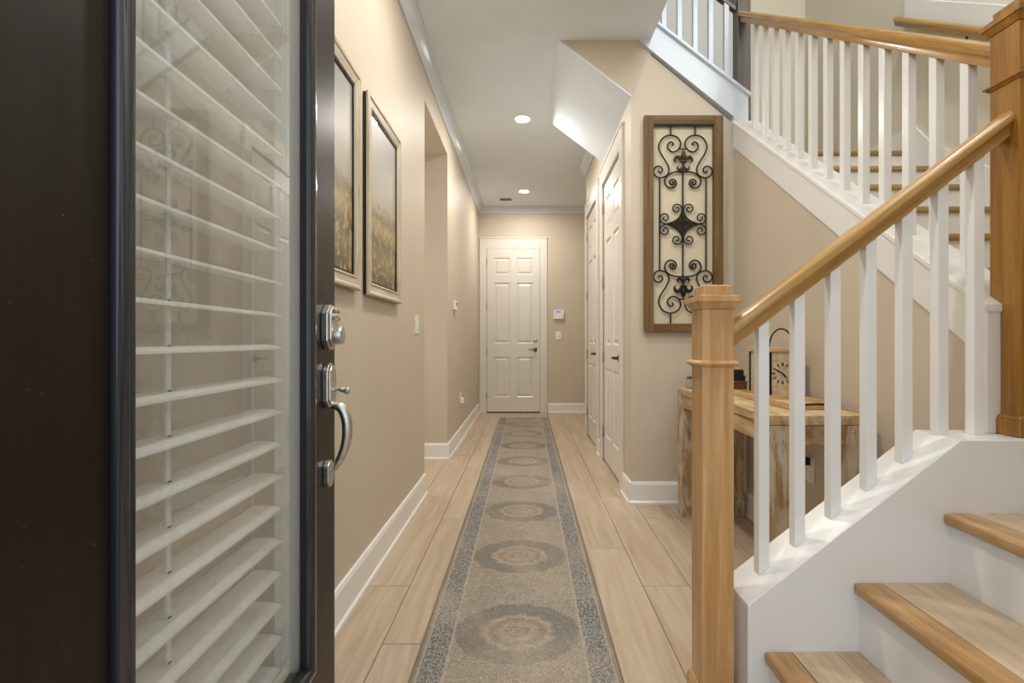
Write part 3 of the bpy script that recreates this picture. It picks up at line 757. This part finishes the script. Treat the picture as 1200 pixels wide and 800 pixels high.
# ------------------------------------------------------------------ railings
def rail_profile(w, h):
    """moulded handrail section, (side, up) from the top centre line down"""
    a = w / 2
    return [(-a * .55, 0), (-a * .85, -h * .10), (-a, -h * .26), (-a, -h * .45), (-a * .80, -h * .55), (-a * .66, -h * .72), (-a * .62, -h), (a * .62, -h), (a * .66, -h * .72), (a * .80, -h * .55), (a, -h * .45), (a, -h * .26), (a * .85, -h * .10), (a * .55, 0)]
def newel(parent, cx, cy, z0, ztop, mat, w=.09, base=.11, base_w=.13, name='newel_post', round_base=False):
    a = w / 2; ct = ztop - .07
    nw = MB().box(cx - a, cx + a, cy - a, cy + a, z0, ct).build(name, mat, parent, bev=.003, at=(cx, cy, z0))
    def ring(r): return (cx - r, cx + r, cy - r, cy + r)
    cp = MB().frustum(ring(a + .002), ring(a + .013), ct, ct + .020)
    cp.frustum(ring(a + .016), ring(a + .016), ct + .020, ct + .037).frustum(ring(a + .016), ring(a - .003), ct + .0371, ct + .042)
    cp.frustum(ring(a - .005), ring(a - .005), ct + .042, ct + .066).frustum(ring(a - .005), ring(a - .012), ct + .066, ct + .070)
    cp.build('post_cap', mat, nw, bev=.0015, seg=2)
    cz = ct - .165
    MB().frustum(ring(a + .003), ring(a + .009), cz, cz + .008).frustum(ring(a + .012), ring(a + .012), cz + .008, cz + .014).frustum(ring(a + .012), ring(a + .003), cz + .014, cz + .020).build('collar', mat, nw, bev=.001, seg=1)
    bw = base_w / 2
    bb = MB().frustum(ring(bw), ring(bw), z0, z0 + base * .8).frustum(ring(bw), ring(a + .004), z0 + base * .8, z0 + base)
    bb.build('post_base', mat, nw, bev=.006 if round_base else .003, seg=3)
    return nw
RY = 1.43; RX = 1.4275
r1 = thing('stair_railing', 'lower stair railing with pale square oak post and white balusters beside the bottom steps', 'railing', (.54, RY, 0))
newel(r1, .541, RY, 0, 1.229, 'oak_pale', base=.085, base_w=.112)
newel(r1, 1.437, RY, .797, 2.048, 'oak_deep', base=.06, base_w=.118, round_base=True)
rt = lambda x: 1.128 + .762 * (x - .597)
MB().sweep(rail_profile(.06, .074), (.584, RY, rt(.584)), (1.394, RY, rt(1.394))).build('handrail', 'rail_x', r1, smooth=True)
hb = .0155
for i in range(7):
    xc = .685 + .1035 * i
    zb0, zb1 = [(kn_(x) if x < 1.19 else .797) for x in (xc - hb, xc + hb)]
    zt0, zt1 = rt(xc - hb) - .0745, rt(xc + hb) - .0745
    mb = MB(); vs = []
    for y in (RY - hb, RY + hb): vs += [(xc - hb, y, zb0), (xc + hb, y, zb1), (xc + hb, y, zt1), (xc - hb, y, zt0)]
    mb.poly(vs, [(0, 1, 2, 3), (7, 6, 5, 4), (0, 4, 5, 1), (1, 5, 6, 2), (2, 6, 7, 3), (3, 7, 4, 0)])
    mb.build('baluster', 'trim', r1, bev=.0015, seg=1)
r2 = thing('stair_railing', 'middle stair railing, honey oak handrail with white balusters running to the grey-toned oak post', 'railing', (RX, 3.28, 2.3))
rt2 = lambda y: 1.892 + .073 + .73 * (y - 1.4825)
MB().sweep(rail_profile(.06, .073), (RX, 1.476, rt2(1.476)), (RX, YA + .0, rt2(YA + .0))).build('handrail', 'rail_y', r2, smooth=True)
newel(r2, RX + .012, YA + .045 + .003, 2.44, 3.62, 'oak_greyed', w=.085, base=.0, base_w=.085)
for i in range(13):
    yc = 1.585 + .1228 * i
    if yc > YA - .03: break
    zb0, zb1 = ctop(yc - hb), ctop(yc + hb); zt0, zt1 = rt2(yc - hb) - .0735, rt2(yc + hb) - .0735
    mb = MB(); vs = []
    for x in (RX - hb, RX + hb): vs += [(x, yc - hb, zb0), (x, yc + hb, zb1), (x, yc + hb, zt1), (x, yc - hb, zt0)]
    mb.poly(vs, [(3, 2, 1, 0), (4, 5, 6, 7), (0, 1, 5, 4), (1, 2, 6, 5), (2, 3, 7, 6), (3, 0, 4, 7)])
    mb.build('baluster', 'trim', r2, bev=.0015, seg=1)
r3 = thing('stair_railing', 'upper stair railing with white balusters rising left behind the ceiling edge', 'railing', (1.3, 3.28, 2.8))
rt3 = lambda x: 3.36 + .771 * (1.37 - x)
MB().sweep(rail_profile(.06, .073), (1.396, YA + .05, rt3(1.396)), (.2, YA + .05, rt3(.2))).build('handrail', 'oak_greyed', r3, smooth=True)
for i in range(10):
    xc = 1.335 - .1043 * i; yc = YA + .05
    zb0, zb1 = c3(xc - hb), c3(xc + hb); zt0, zt1 = rt3(xc - hb) - .074, rt3(xc + hb) - .074
    mb = MB(); vs = []
    for y in (yc - hb, yc + hb): vs += [(xc - hb, y, zb0), (xc + hb, y, zb1), (xc + hb, y, zt1), (xc - hb, y, zt0)]
    mb.poly(vs, [(0, 1, 2, 3), (7, 6, 5, 4), (0, 4, 5, 1), (1, 5, 6, 2), (2, 6, 7, 3), (3, 7, 4, 0)])
    mb.build('baluster', 'trim_cool', r3, bev=.0015, seg=1)
# wall rail on the right stairwell wall
wr = thing('wall_handrail', 'oak wall handrail on dark brackets high on the stairwell wall', 'handrail', (XR, 3.17, 3.1))
wt = lambda y: 3.162 + .75 * (y - 3.17)
MB().sweep(rail_profile(.055, .060), (XR - .075, 3.17, wt(3.17)), (XR - .075, 1.2, wt(1.2))).build('handrail', 'rail_y', wr, smooth=True)
for y in (2.67, 1.6):
    zz = wt(y) - .070
    MB().tube(smooth_path([(XR - .002, y, zz - .055), (XR - .04, y, zz - .06), (XR - .072, y, zz - .03), (XR - .075, y, zz + .014)]), .007, 8).lathe([(.028, 0), (.028, -.006), (.0, -.01)], (XR, y, zz - .055), 'x', 16).build('rail_bracket', 'bronze', wr, smooth=True)
MB().prism([(3.17, wt(3.17) - .03), (3.17, wt(3.17) + .12), (1.2, wt(1.2) + .12), (1.2, wt(1.2) - .03)], 'x', XR - .03, XR - .0005).build('backing_board', 'trim', wr, bev=.003, seg=1)

# ================================================================== RUNNER
rg = thing('runner_rug', 'long faded grey-blue and tan medallion runner down the hall floor', 'rug', (-.0325, 1.794 + .3175 * 2, 0))
hw = .3375; y0, y1 = .95, 6.76; oy = 1.794
mb = MB(); NX, NY = 6, 60
vs = []; fs = []
for j in range(NY + 1):
    y = y0 + (y1 - y0) * j / NY
    for i in range(NX + 1):
        x = -.0325 - hw + .006 + (2 * hw - .012) * i / NX
        vs.append((x, y, .0075 + .0006 * math.sin(y * 7 + x * 5)))
for j in range(NY):
    for i in range(NX): fs.append((j * (NX + 1) + i, j * (NX + 1) + i + 1, (j + 1) * (NX + 1) + i + 1, (j + 1) * (NX + 1) + i))
mb.poly(vs, fs); 
rg.location = (-.0325, oy, 0)
mb.build('woven_field', 'rug', rg, smooth=True)
bd = MB().box(-.0325 - hw, -.0325 - hw + .007, y0, y1, .0005, .009).box(-.0325 + hw - .007, -.0325 + hw, y0, y1, .0005, .009)
bd.box(-.0325 - hw, -.0325 + hw, y0 - .007, y0, .0005, .009).box(-.0325 - hw, -.0325 + hw, y1, y1 + .007, .0005, .009)
bd.build('bound_edge', 'rug_edge', rg, bev=.002, seg=2)

# ================================================================== RECESSED LIGHTS, VENT
LP = [((-.035, 4.38), 'nearer round recessed ceiling light in the hall'), ((-.03, 6.50), 'farther round recessed ceiling light near the far door'),
      ((-.035, 2.26), 'recessed ceiling light overhead near the entrance'), ((1.6, 2.0), 'unseen fill light added high in the stairwell ceiling'),  # the stairwell one is unseen, added as fill
      ((.12, 1.05), 'unseen ceiling light added inside the front door to brighten the blind')]  # out of view, added to lift the blind slats
for i, ((x, y), lb) in enumerate(LP):
    zc = CEIL if i != 3 else TOP
    t = thing('ceiling_light', lb, 'light', (x, y, zc), 'recessed ceiling lights')
    MB().lathe([(.085, 0), (.085, -.003), (.078, -.008), (.066, -.008), (.062, -.002), (.062, 0)], (x, y, zc), 'z', 32).build('trim_ring', 'plastic', t, smooth=True)
    MB().lathe([(.061, -.001), (.061, -.0035), (.0, -.0045)], (x, y, zc), 'z', 32).build('lens', 'lamp', t, smooth=True)
    d = bpy.data.lights.new('recessed_lamp', 'AREA'); d.shape = 'DISK'; d.size = .13; d.energy = (15, 15, 15, 25, 11)[i]
    d.color = (1.0, .95, .88) if i != 3 else (1, .96, .9)
    lo = bpy.data.objects.new('recessed_lamp', d); C.objects.link(lo); lo.location = (x, y, zc - .02)
v = thing('ceiling_vent', 'small grey slotted air vent in the hall ceiling beside the far light', 'vent', (-.29, 6.86, CEIL))
MB().box(-.385, -.195, 6.80, 6.92, CEIL - .006, CEIL - .0005).build('vent_frame', 'plastic', v, bev=.002)
for k in range(5):
    MB().box(-.37, -.21, 6.815 + .02 * k, 6.829 + .02 * k, CEIL - .010, CEIL - .0062).build('vent_slot', 'vent_dark', v)

# ================================================================== WALL PLATES
sw = thing('light_switch', 'white rocker light switch on the left wall past the pictures', 'switch', (XL, 3.19, 1.175))
MB().box(XL, XL + .006, 3.145, 3.235, 1.115, 1.235).build('switch_plate', 'plastic', sw, bev=.002)
MB().box(XL + .0062, XL + .010, 3.172, 3.208, 1.140, 1.210).build('rocker', 'plastic', sw, bev=.001)
th_ = thing('thermostat', 'small white thermostat on the left wall beyond the opening', 'thermostat', (XL, 4.84, 1.415))
MB().box(XL, XL + .028, 4.78, 4.90, 1.37, 1.46).build('thermostat_body', 'plastic', th_, bev=.005)
MB().box(XL + .0285, XL + .0295, 4.805, 4.875, 1.41, 1.445).build('display', 'vent_dark', th_)
ot = thing('wall_outlet', 'white outlet with a plug-in night light low on the left wall', 'outlet', (XL, 5.3, .434))
MB().box(XL, XL + .006, 5.262, 5.338, .40, .52).build('outlet_plate', 'plastic', ot, bev=.002)
MB().box(XL + .0062, XL + .04, 5.27, 5.33, .395, .455).build('plug_in', 'plastic', ot, bev=.008)
kp = thing('alarm_keypad', 'white alarm keypad with blue display on the end wall', 'keypad', (.48, YB, 1.453))
MB().box(.40, .56, YB - .028, YB, 1.385, 1.52).build('keypad_body', 'plastic', kp, bev=.01, seg=3)
MB().box(.425, .505, YB - .030, YB - .0285, 1.485, 1.508).build('display', 'lcd', kp)
MB().box(.41, .55, YB - .034, YB - .0285, 1.39, 1.475).build('keypad_cover', 'plastic', kp, bev=.003)
s2 = thing('light_switch', 'double white light switch under the alarm keypad', 'switch', (.47, YB, 1.145))
MB().box(.43, .515, YB - .006, YB, 1.085, 1.205).build('switch_plate', 'plastic', s2, bev=.002)
for x in (.447, .480): MB().box(x, x + .022, YB - .011, YB - .0062, 1.12, 1.17).build('rocker', 'plastic', s2, bev=.001)
o2 = thing('wall_outlet', 'white wall outlet under the console table with a black plug', 'outlet', (XU, 2.357, .45))
MB().box(XU - .006, XU, 2.32, 2.395, .39, .51).build('outlet_plate', 'plastic', o2, bev=.002)
for z in (.415, .46): MB().box(XU - .009, XU - .0062, 2.342, 2.373, z, z + .03).build('socket', 'plastic', o2, bev=.001)
MB().box(XU - .035, XU - .0092, 2.345, 2.372, .475, .51).tube(smooth_path([(XU - .03, 2.36, .50), (XU - .05, 2.37, .55), (XU - .03, 2.40, .62), (XU - .02, 2.42, .70)]), .004, 6).build('plug', 'black', o2, bev=.0)

# ================================================================== FRAMED PICTURES
def picture(y0, y1, z0, z1, label, mat):
    t = thing('framed_picture', label, 'picture', (XL, (y0 + y1) / 2, z0), 'framed landscapes on the left wall')
    fw_, xf = .062, XL + .030; xb = XL + .016
    def frame_side(a0, a1, b0, b1, kind):
        # mitred moulding: outer rect a, inner rect inset fw_
        pass
    out = [(y0, z0), (y1, z0), (y1, z1), (y0, z1)]; sg = [(1, 1), (-1, 1), (-1, -1), (1, -1)]
    prof = [(0, xb), (0, xf - .006), (.006, xf), (.016, xf - .001), (.022, xf - .006), (.048, xf - .010), (.052, xf - .006), (fw_ - .004, xf - .008), (fw_, xf - .016), (fw_, xb)]
    for i in range(4):
        (pa, qa), (pb, qb) = out[i], out[(i + 1) % 4]; sa, sb = sg[i], sg[(i + 1) % 4]
        vs = [(x, pa + sa[0] * d, qa + sa[1] * d) for d, x in prof] + [(x, pb + sb[0] * d, qb + sb[1] * d) for d, x in prof]
        n = len(prof)
        MB().poly(vs, [(k, (k + 1) % n, n + (k + 1) % n, n + k) for k in range(n)] + [tuple(range(n)), tuple(range(n, 2 * n))[::-1]]).build('frame_rail', 'frame_wash' if i % 2 else 'frame_wash_y', t)
    f = fw_ - .002
    MB().box(XL + .008, XL + .012, y0 + f, y1 - f, z0 + f, z1 - f).build('print', mat, t)
    MB().box(XL + .0005, XL + .0075, y0 + .004, y1 - .004, z0 + .004, z1 - .004).box(XL + .0076, XL + .0158, y0 + .004, y0 + .02, z0 + .004, z1 - .004).box(XL + .0076, XL + .0158, y1 - .02, y1 - .004, z0 + .004, z1 - .004).build('dark_back', 'black', t)
    mb = MB()
    for a in ((y0 + f, y0 + f + .008, z0 + f, z1 - f), (y1 - f - .008, y1 - f, z0 + f, z1 - f), (y0 + f + .008, y1 - f - .008, z0 + f, z0 + f + .008), (y0 + f + .008, y1 - f - .008, z1 - f - .008, z1 - f)):
        mb.box(XL + .0122, XL + .017, *a)
    mb.build('dark_liner', 'iron', t)
    return t
picture(1.47, 2.045, 1.275, 2.165, 'landscape print in a whitewashed frame, the one half hidden by the open front door', 'painting_a')
picture(2.14, 2.70, 1.27, 2.165, 'landscape print in a whitewashed frame, farther from the front door', 'painting_b')

# ================================================================== IRON WALL ART
AY = 3.20
def apx(px): return (px - VX) * AY / F
def apz(py): return H + (VY - py) * AY / F
art = thing('iron_wall_art', 'tall brown wood frame holding black iron scrolls and fleurs-de-lis on cream board', 'wall art', (apx(801), YA, apz(389)))
ox0, ox1, oz0, oz1 = apx(755), apx(847.5), apz(389), apz(135)
ix0, ix1, iz0, iz1 = apx(766), apx(837.5), apz(379), apz(145.5)
MB().box(ix0 - .01, ix1 + .01, YA - .012, YA - .002, iz0 - .01, iz1 + .01).build('backing_board', 'cream_board', art)
yF0 = AY - .002
def fbox(x0, x1, z0, z1, m): return MB().box(x0, x1, yF0, YA - .0125 + .0, z0, z1).build('frame_board', m, art, bev=.003, seg=2)
fbox(ox0, ix0, oz0, oz1, 'frame_brown'); fbox(ix1, ox1, oz0, oz1, 'frame_brown')
fbox(ix0 + .0005, ix1 - .0005, oz0, iz0, 'frame_brown_x'); fbox(ix0 + .0005, ix1 - .0005, iz1, oz1, 'frame_brown_x')
MB().box(ix0 + .0005, ix1 - .0005, yF0 + .004, yF0 + .012, iz1 - .011, iz1 - .0005).build('hanging_bar', 'iron', art)
MB().box(ix1 - .007, ix1 - .0005, yF0 + .003, YA - .0125, iz0 + .0005, iz1 - .012).build('inner_bead', 'frame_brown', art)
SY = AY + .008
CU, CV = 281.0, 783.0
def P(u, v): return (apx(755 + u / 6.154), SY, apz(135 + v / 6.154))
def mir(pts, mx, mz): return [((2 * CU - u) if mx else u, (2 * CV - v) if mz else v) for u, v in pts]
scroll_a = [(203, 212), (212, 206), (208, 196), (192, 190), (174, 205), (172, 235), (205, 261), (246, 246), (266, 203), (243, 158), (190, 140), (137, 160), (107, 215), (120, 270), (155, 325), (180, 380), (170, 425), (125, 447), (86, 436), (68, 400), (84, 371), (112, 365), (134, 386), (126, 408), (108, 408), (106, 394)]
scroll_b = [(205, 482), (212, 476), (219, 484), (210, 497), (192, 494), (186, 476), (200, 462), (222, 463), (234, 486), (222, 511), (190, 522), (158, 502), (151, 462), (176, 426), (222, 407), (281, 402)]
scroll_c = [(228, 674), (234, 668), (228, 660), (214, 664), (210, 680), (224, 696), (220, 697), (206, 688), (197, 668), (208, 645), (235, 636), (262, 646), (275, 672), (268, 712), (240, 746), (195, 772), (150, 784), (122, 768), (115, 728), (128, 702), (155, 695), (178, 708), (180, 732), (166, 742), (150, 736), (152, 724)]
scroll_c = [(228, 676), (234, 668), (226, 660), (213, 667), (214, 686), (232, 696), (196, 676)][:0] + [(230, 672), (224, 668), (218, 676), (226, 688), (240, 682), (242, 664), (226, 652), (206, 660), (198, 680)][:0] + [(226, 674), (233, 672), (232, 662), (218, 660), (210, 672), (216, 690), (232, 694), (206, 690), (197, 668), (208, 645), (235, 636), (262, 646), (275, 672), (268, 712), (240, 746), (195, 772), (150, 784), (122, 768), (115, 728), (128, 702), (155, 695), (178, 708), (180, 732), (166, 742), (150, 736), (154, 724)]
def spiral(c, r, a0, turns, sgn):
    return [(c[0] + r * (1 - .80 * i / (turns * 10)) * math.cos(a0 + sgn * 2 * PI * i / 10), c[1] + r * (1 - .80 * i / (turns * 10)) * math.sin(a0 + sgn * 2 * PI * i / 10)) for i in range(int(turns * 10) + 1)]
# concave medallion side with a spiral at each end
scroll_c = spiral((236, 672), 38, 0, 1.4, -1)[::-1] + [(272, 700), (256, 732), (225, 758), (190, 774), (160, 782)] + spiral((152, 738), 42, PI / 2, 1.4, 1)
RT = .0052
for mz in (0, 1):
    for mx in (0, 1):
        for s in (scroll_a, scroll_b, scroll_c):
            MB().tube([p for p in smooth_path([P(u, v) for u, v in mir(s, mx, mz)], 4)], RT * (.85 if s is scroll_c else 1), 8).build('iron_scroll', 'iron', art, smooth=True)
        a, b_ = mir([(192, 64), (192, 141)], mx, mz)
        MB().tube([P(*a), P(*b_)], RT, 8).build('iron_rod', 'iron', art, smooth=True)
    a, b_ = mir([(250, 240), (314, 240)], 0, mz); MB().tube([P(*a), P(*b_)], RT * .8, 8).build('iron_rod', 'iron', art, smooth=True)
    a, b_ = mir([(281, 400), (281, 712)], 0, mz); MB().tube([P(*a), P(*b_)], RT, 8).build('iron_rod', 'iron', art, smooth=True)
for mx in (0, 1):
    a, b_ = mir([(113, 447), (113, 2 * CV - 447)], mx, 0); MB().tube([P(*a), P(*b_)], RT, 8).build('iron_rod', 'iron', art, smooth=True)
# central lattice diamond: concave outline of thin bars
dm = MB(); N = 10
def dcurve(t): # quarter side from top (281,700) to left (172,783)
    a = (281, 690); b_ = (265, 765); c = (165, 783)
    return ((1 - t) ** 2 * a[0] + 2 * t * (1 - t) * b_[0] + t * t * c[0], (1 - t) ** 2 * a[1] + 2 * t * (1 - t) * b_[1] + t * t * c[1])
q = [dcurve(i / N) for i in range(N + 1)]
loop = q + mir(q, 0, 1)[::-1][1:] + mir(q, 1, 1)[1:] + mir(q, 1, 0)[::-1][1:-1]
dm.prism([(P(u, v)[0], P(u, v)[2]) for u, v in loop], 'y', SY + .003, SY + .006)
dm.build('diamond_plate', 'iron', art)
fil = MB(); random.seed(3)
for mx in (0, 1):
    for mz in (0, 1):
        for t in (.15, .35, .5, .65, .85):
            u, v = dcurve(t); u = u + (CU - u) * .25; v = v + (CV - v) * .25
            fil.tube([P(*p) for p in mir(spiral((u, v), 11, t * 9, 1.3, 1), mx, mz)], .0028, 6)
        fil.tube([P(*p) for p in mir(spiral((262, 760), 16, 1, 1.5, -1), mx, mz)], .003, 6)
fil.build('diamond_filigree', 'bronze_iron', art, smooth=True, kind='stuff')
# fleurs-de-lis
for mz in (0, 1):
    f = MB()
    def Q(u, v, dy=0):
        (u2, v2), = mir([(u, v)], 0, mz); p = P(u2, v2); return (p[0], p[1] + dy, p[2])
    ctr = [(283, 246), (283, 262), (283, 280), (283, 296), (283, 312), (283, 328), (283, 345), (283, 375), (283, 398)]
    f.tube([Q(u, v, -.006) for u, v in ctr], [.001, .009, .0155, .0175, .014, .008, .006, .008, .003], 10)
    for sgn in (-1, 1):
        pt = [(283, 332), (268, 322), (255, 304), (238, 298), (223, 309), (219, 328), (230, 338)]
        pp = smooth_path([Q(CU + 2 + (u - 283) * (-sgn), v, -.004) for u, v in pt], 3)
        n = len(pp); f.tube(pp, [.004 + .007 * math.sin(PI * min(1, (i + 2) / n)) for i in range(n)], 8)
        pt = [(283, 345), (278, 372), (262, 388), (246, 386), (240, 372), (246, 362)]
        pp = smooth_path([Q(CU + 2 + (u - 283) * (-sgn), v, -.004) for u, v in pt], 3)
        n = len(pp); f.tube(pp, [.003 + .006 * math.sin(PI * min(1, (i + 2) / n)) for i in range(n)], 8)
    f.tube([Q(262, 334, -.008), Q(283, 336, -.012), Q(304, 334, -.008)], .007, 8)
    f.build('fleur_de_lis', 'bronze_iron' if not mz else 'iron', art, smooth=True)

# ================================================================== CONSOLE TABLE
TX0, TX1, TY0, TY1, TZ = .94, 1.325, 1.90, 3.06, .78
tb = thing('console_table', 'rustic whitewashed wooden console table under the stairs behind the railing', 'table', ((TX0 + TX1) / 2, (TY0 + TY1) / 2, 0))
def rough_box(x0, x1, y0, y1, z0, z1, amp, axis, seg=8):
    """hewn board: box cut along its length with slightly uneven edges"""
    mb = MB(); rings = []
    L0, L1 = {'x': (x0, x1), 'y': (y0, y1), 'z': (z0, z1)}[axis]
    A = {'x': (y0, y1, z0, z1), 'y': (x0, x1, z0, z1), 'z': (x0, x1, y0, y1)}[axis]
    r = lambda: random.uniform(-amp, amp)
    for i in range(seg + 1):
        t = L0 + (L1 - L0) * i / seg
        ring = []
        for a, b_ in ((A[0], A[2]), (A[1], A[2]), (A[1], A[3]), (A[0], A[3])):
            a += r(); b_ += r() if axis == 'z' else (r() * .5 if b_ == A[2] else 0)
            ring.append(mb.bm.verts.new({'x': (t, a, b_), 'y': (a, t, b_), 'z': (a, b_, t)}[axis]))
        rings.append(ring)
    for i in range(seg):
        for k in range(4): mb.bm.faces.new((rings[i][k], rings[i][(k + 1) % 4], rings[i + 1][(k + 1) % 4], rings[i + 1][k]))
    mb.bm.faces.new(rings[0][::-1]); mb.bm.faces.new(rings[-1]); return mb
wq = (TX1 - TX0) / 3
for i in range(3):
    rough_box(TX0 + wq * i + .001, TX0 + wq * (i + 1) - .001, TY0, TY1, TZ - .038, TZ, .0012, 'y').build('tabletop_plank', 'rustic_y', tb, bev=.003, seg=2)
ap = .0945
rough_box(TX0 + .008, TX0 + .028, TY0 + .082, TY1 - .082, TZ - .115, TZ - .040, .002, 'y').build('apron', 'rustic_y', tb, bev=.002)
rough_box(TX1 - .028, TX1 - .008, TY0 + .082, TY1 - .082, TZ - .115, TZ - .040, .002, 'y').build('apron', 'rustic_y', tb, bev=.002)
rough_box(TX0 + .082, TX1 - .082, TY0 + .006, TY0 + .026, TZ - .115, TZ - .040, .002, 'x').build('apron', 'rustic_x', tb, bev=.002)
rough_box(TX0 + .082, TX1 - .082, TY1 - .026, TY1 - .006, TZ - .115, TZ - .040, .002, 'x').build('apron', 'rustic_x', tb, bev=.002)
for lx in (TX0 + .003, TX1 - .081):
    for ly in (TY0 + .003, TY1 - .081):
        rough_box(lx, lx + .078, ly, ly + .078, 0, TZ - .0395, .0035, 'z', 9).build('leg', 'rustic_z', tb, bev=.004, seg=2)
# items on the table
ry_ = thing('wooden_tray', 'shallow light wooden tray with a black iron handle under the clock', 'tray', (1.21, 2.3, TZ + .001))
tz = TZ + .0015
MB().box(1.10, 1.315, 2.06, 2.62, tz, tz + .008).build('tray_base', 'small_wood', ry_, bev=.001, seg=1)
for a in ((1.10, 1.112, 2.06, 2.62), (1.303, 1.315, 2.06, 2.62), (1.1122, 1.3028, 2.06, 2.072), (1.1122, 1.3028, 2.608, 2.62)):
    MB().box(*a, tz + .0082, tz + .026).build('tray_side', 'small_wood', ry_, bev=.001, seg=1)
MB().tube(smooth_path([(1.15, 2.056, tz + .015), (1.15, 2.035, tz + .022), (1.20, 2.025, tz + .026), (1.26, 2.035, tz + .022), (1.26, 2.056, tz + .015)]), .005, 8).build('tray_handle', 'iron', ry_, smooth=True)
ck = thing('table_clock', 'lantern-style table clock with cream face and black hoop handle on the console table', 'clock', (1.225, 2.45, tz + .0085))
cx0, cx1, cy0, cy1 = 1.168, 1.300, 2.36, 2.575; cz = tz + .0085
MB().box(cx0 - .006, cx1 + .006, cy0 - .006, cy1 + .006, cz, cz + .018).build('base_board', 'small_wood', ck, bev=.002)
MB().box(cx0 - .006, cx1 + .006, cy0 - .006, cy1 + .006, cz + .225, cz + .245).build('top_board', 'small_wood', ck, bev=.002)
MB().box(cx0 + .004, cx1 - .004, cy0 + .012, cy1 - .004, cz + .019, cz + .224).build('case', 'frame_wash', ck)
for px_, py_ in ((cx0, cy0), (cx1 - .012, cy0), (cx0, cy1 - .012), (cx1 - .012, cy1 - .012)):
    MB().box(px_, px_ + .012, py_, py_ + .0118, cz + .0185, cz + .2245).build('corner_post', 'iron' if px_ == cx0 else 'small_wood', ck)
MB().box(cx0 + .0125, cx1 - .0125, cy0 + .004, cy0 + .0118, cz + .019, cz + .224).build('clock_face', 'clock_face', ck)
ccx, ccz = (cx0 + cx1) / 2, cz + .122
for k in range(12):
    a = 2 * PI * k / 12; r0, r1 = .036, .052
    p0 = Vector((ccx + r0 * math.sin(a), cy0 + .003, ccz + r0 * math.cos(a))); p1 = Vector((ccx + r1 * math.sin(a), cy0 + .003, ccz + r1 * math.cos(a)))
    n = 1 if k % 3 else 2; s = Vector((math.cos(a), 0, -math.sin(a))) * .003
    mk = MB()
    for j in range(n + 1): mk.tube([p0 + s * (j - n / 2), p1 + s * (j - n / 2)], .0012, 5)
    mk.build('hour_numeral', 'black', ck)
for a, L, w in ((math.radians(-62), .046, .0028), (math.radians(140), .030, .0035)):
    MB().tube([(ccx, cy0 + .001, ccz), (ccx + L * .6 * math.sin(a), cy0 + .001, ccz + L * .6 * math.cos(a)), (ccx + L * math.sin(a), cy0 + .001, ccz + L * math.cos(a))], [w, w * 1.2, .0008], 6).build('clock_hand', 'black', ck)
MB().tube([(ccx + .016 + .060 * math.cos(t), (cy0 + cy1) / 2 - .06, cz + .243 + .095 * math.sin(t)) for t in [PI * i / 20 for i in range(21)]], .004, 8).build('hoop_handle', 'iron', ck, smooth=True)
bxx = thing('wooden_box', 'small dark brown wooden box at the left of the clock under black books', 'box', (1.13, 2.77, TZ))
MB().box(1.06, 1.205, 2.68, 2.86, TZ + .0015, TZ + .060).build('box_body', 'brown_box', bxx, bev=.002)
MB().box(1.056, 1.209, 2.676, 2.864, TZ + .0602, TZ + .068).build('box_lid', 'brown_box', bxx, bev=.002)
zb = TZ + .0685
for i, (w, lb) in enumerate(((.0, 'lower black book on the small wooden box'), (.006, 'upper black book on the small wooden box'))):
    b = thing('book', lb, 'book', (1.13, 2.77, zb), 'black books on the wooden box')
    MB().box(1.064 + w, 1.20 - w, 2.69 + w, 2.85 - w, zb, zb + .003).box(1.064 + w, 1.20 - w, 2.69 + w, 2.85 - w, zb + .027, zb + .030).box(1.064 + w, 1.20 - w, 2.69 + w, 2.693 + w, zb + .003, zb + .027).build('cover', 'book', b)
    MB().box(1.068 + w, 1.196 - w, 2.6935 + w, 2.846 - w, zb + .0031, zb + .0269).build('pages', 'paper', b)
    zb += .0305
MB().box(1.07, 1.19, 2.70, 2.84, zb, zb + .008).build('wooden_board', 'small_wood', None, label='thin light wooden board lying on the black books', category='board', at=(1.13, 2.77, zb))
jr = thing('glass_jar', 'small grey jar at the far hall-side corner of the console table', 'jar', (1.005, 2.985, TZ))
MB().lathe([(.030, .0015), (.034, .006), (.034, .045), (.028, .055), (.026, .060)], (1.005, 2.985, TZ), 'z', 20).build('jar_body', 'jar', jr, smooth=True)
MB().lathe([(.029, .0605), (.029, .072), (.0, .074)], (1.005, 2.985, TZ), 'z', 20).build('jar_lid', 'nickel_dark', jr, smooth=True)
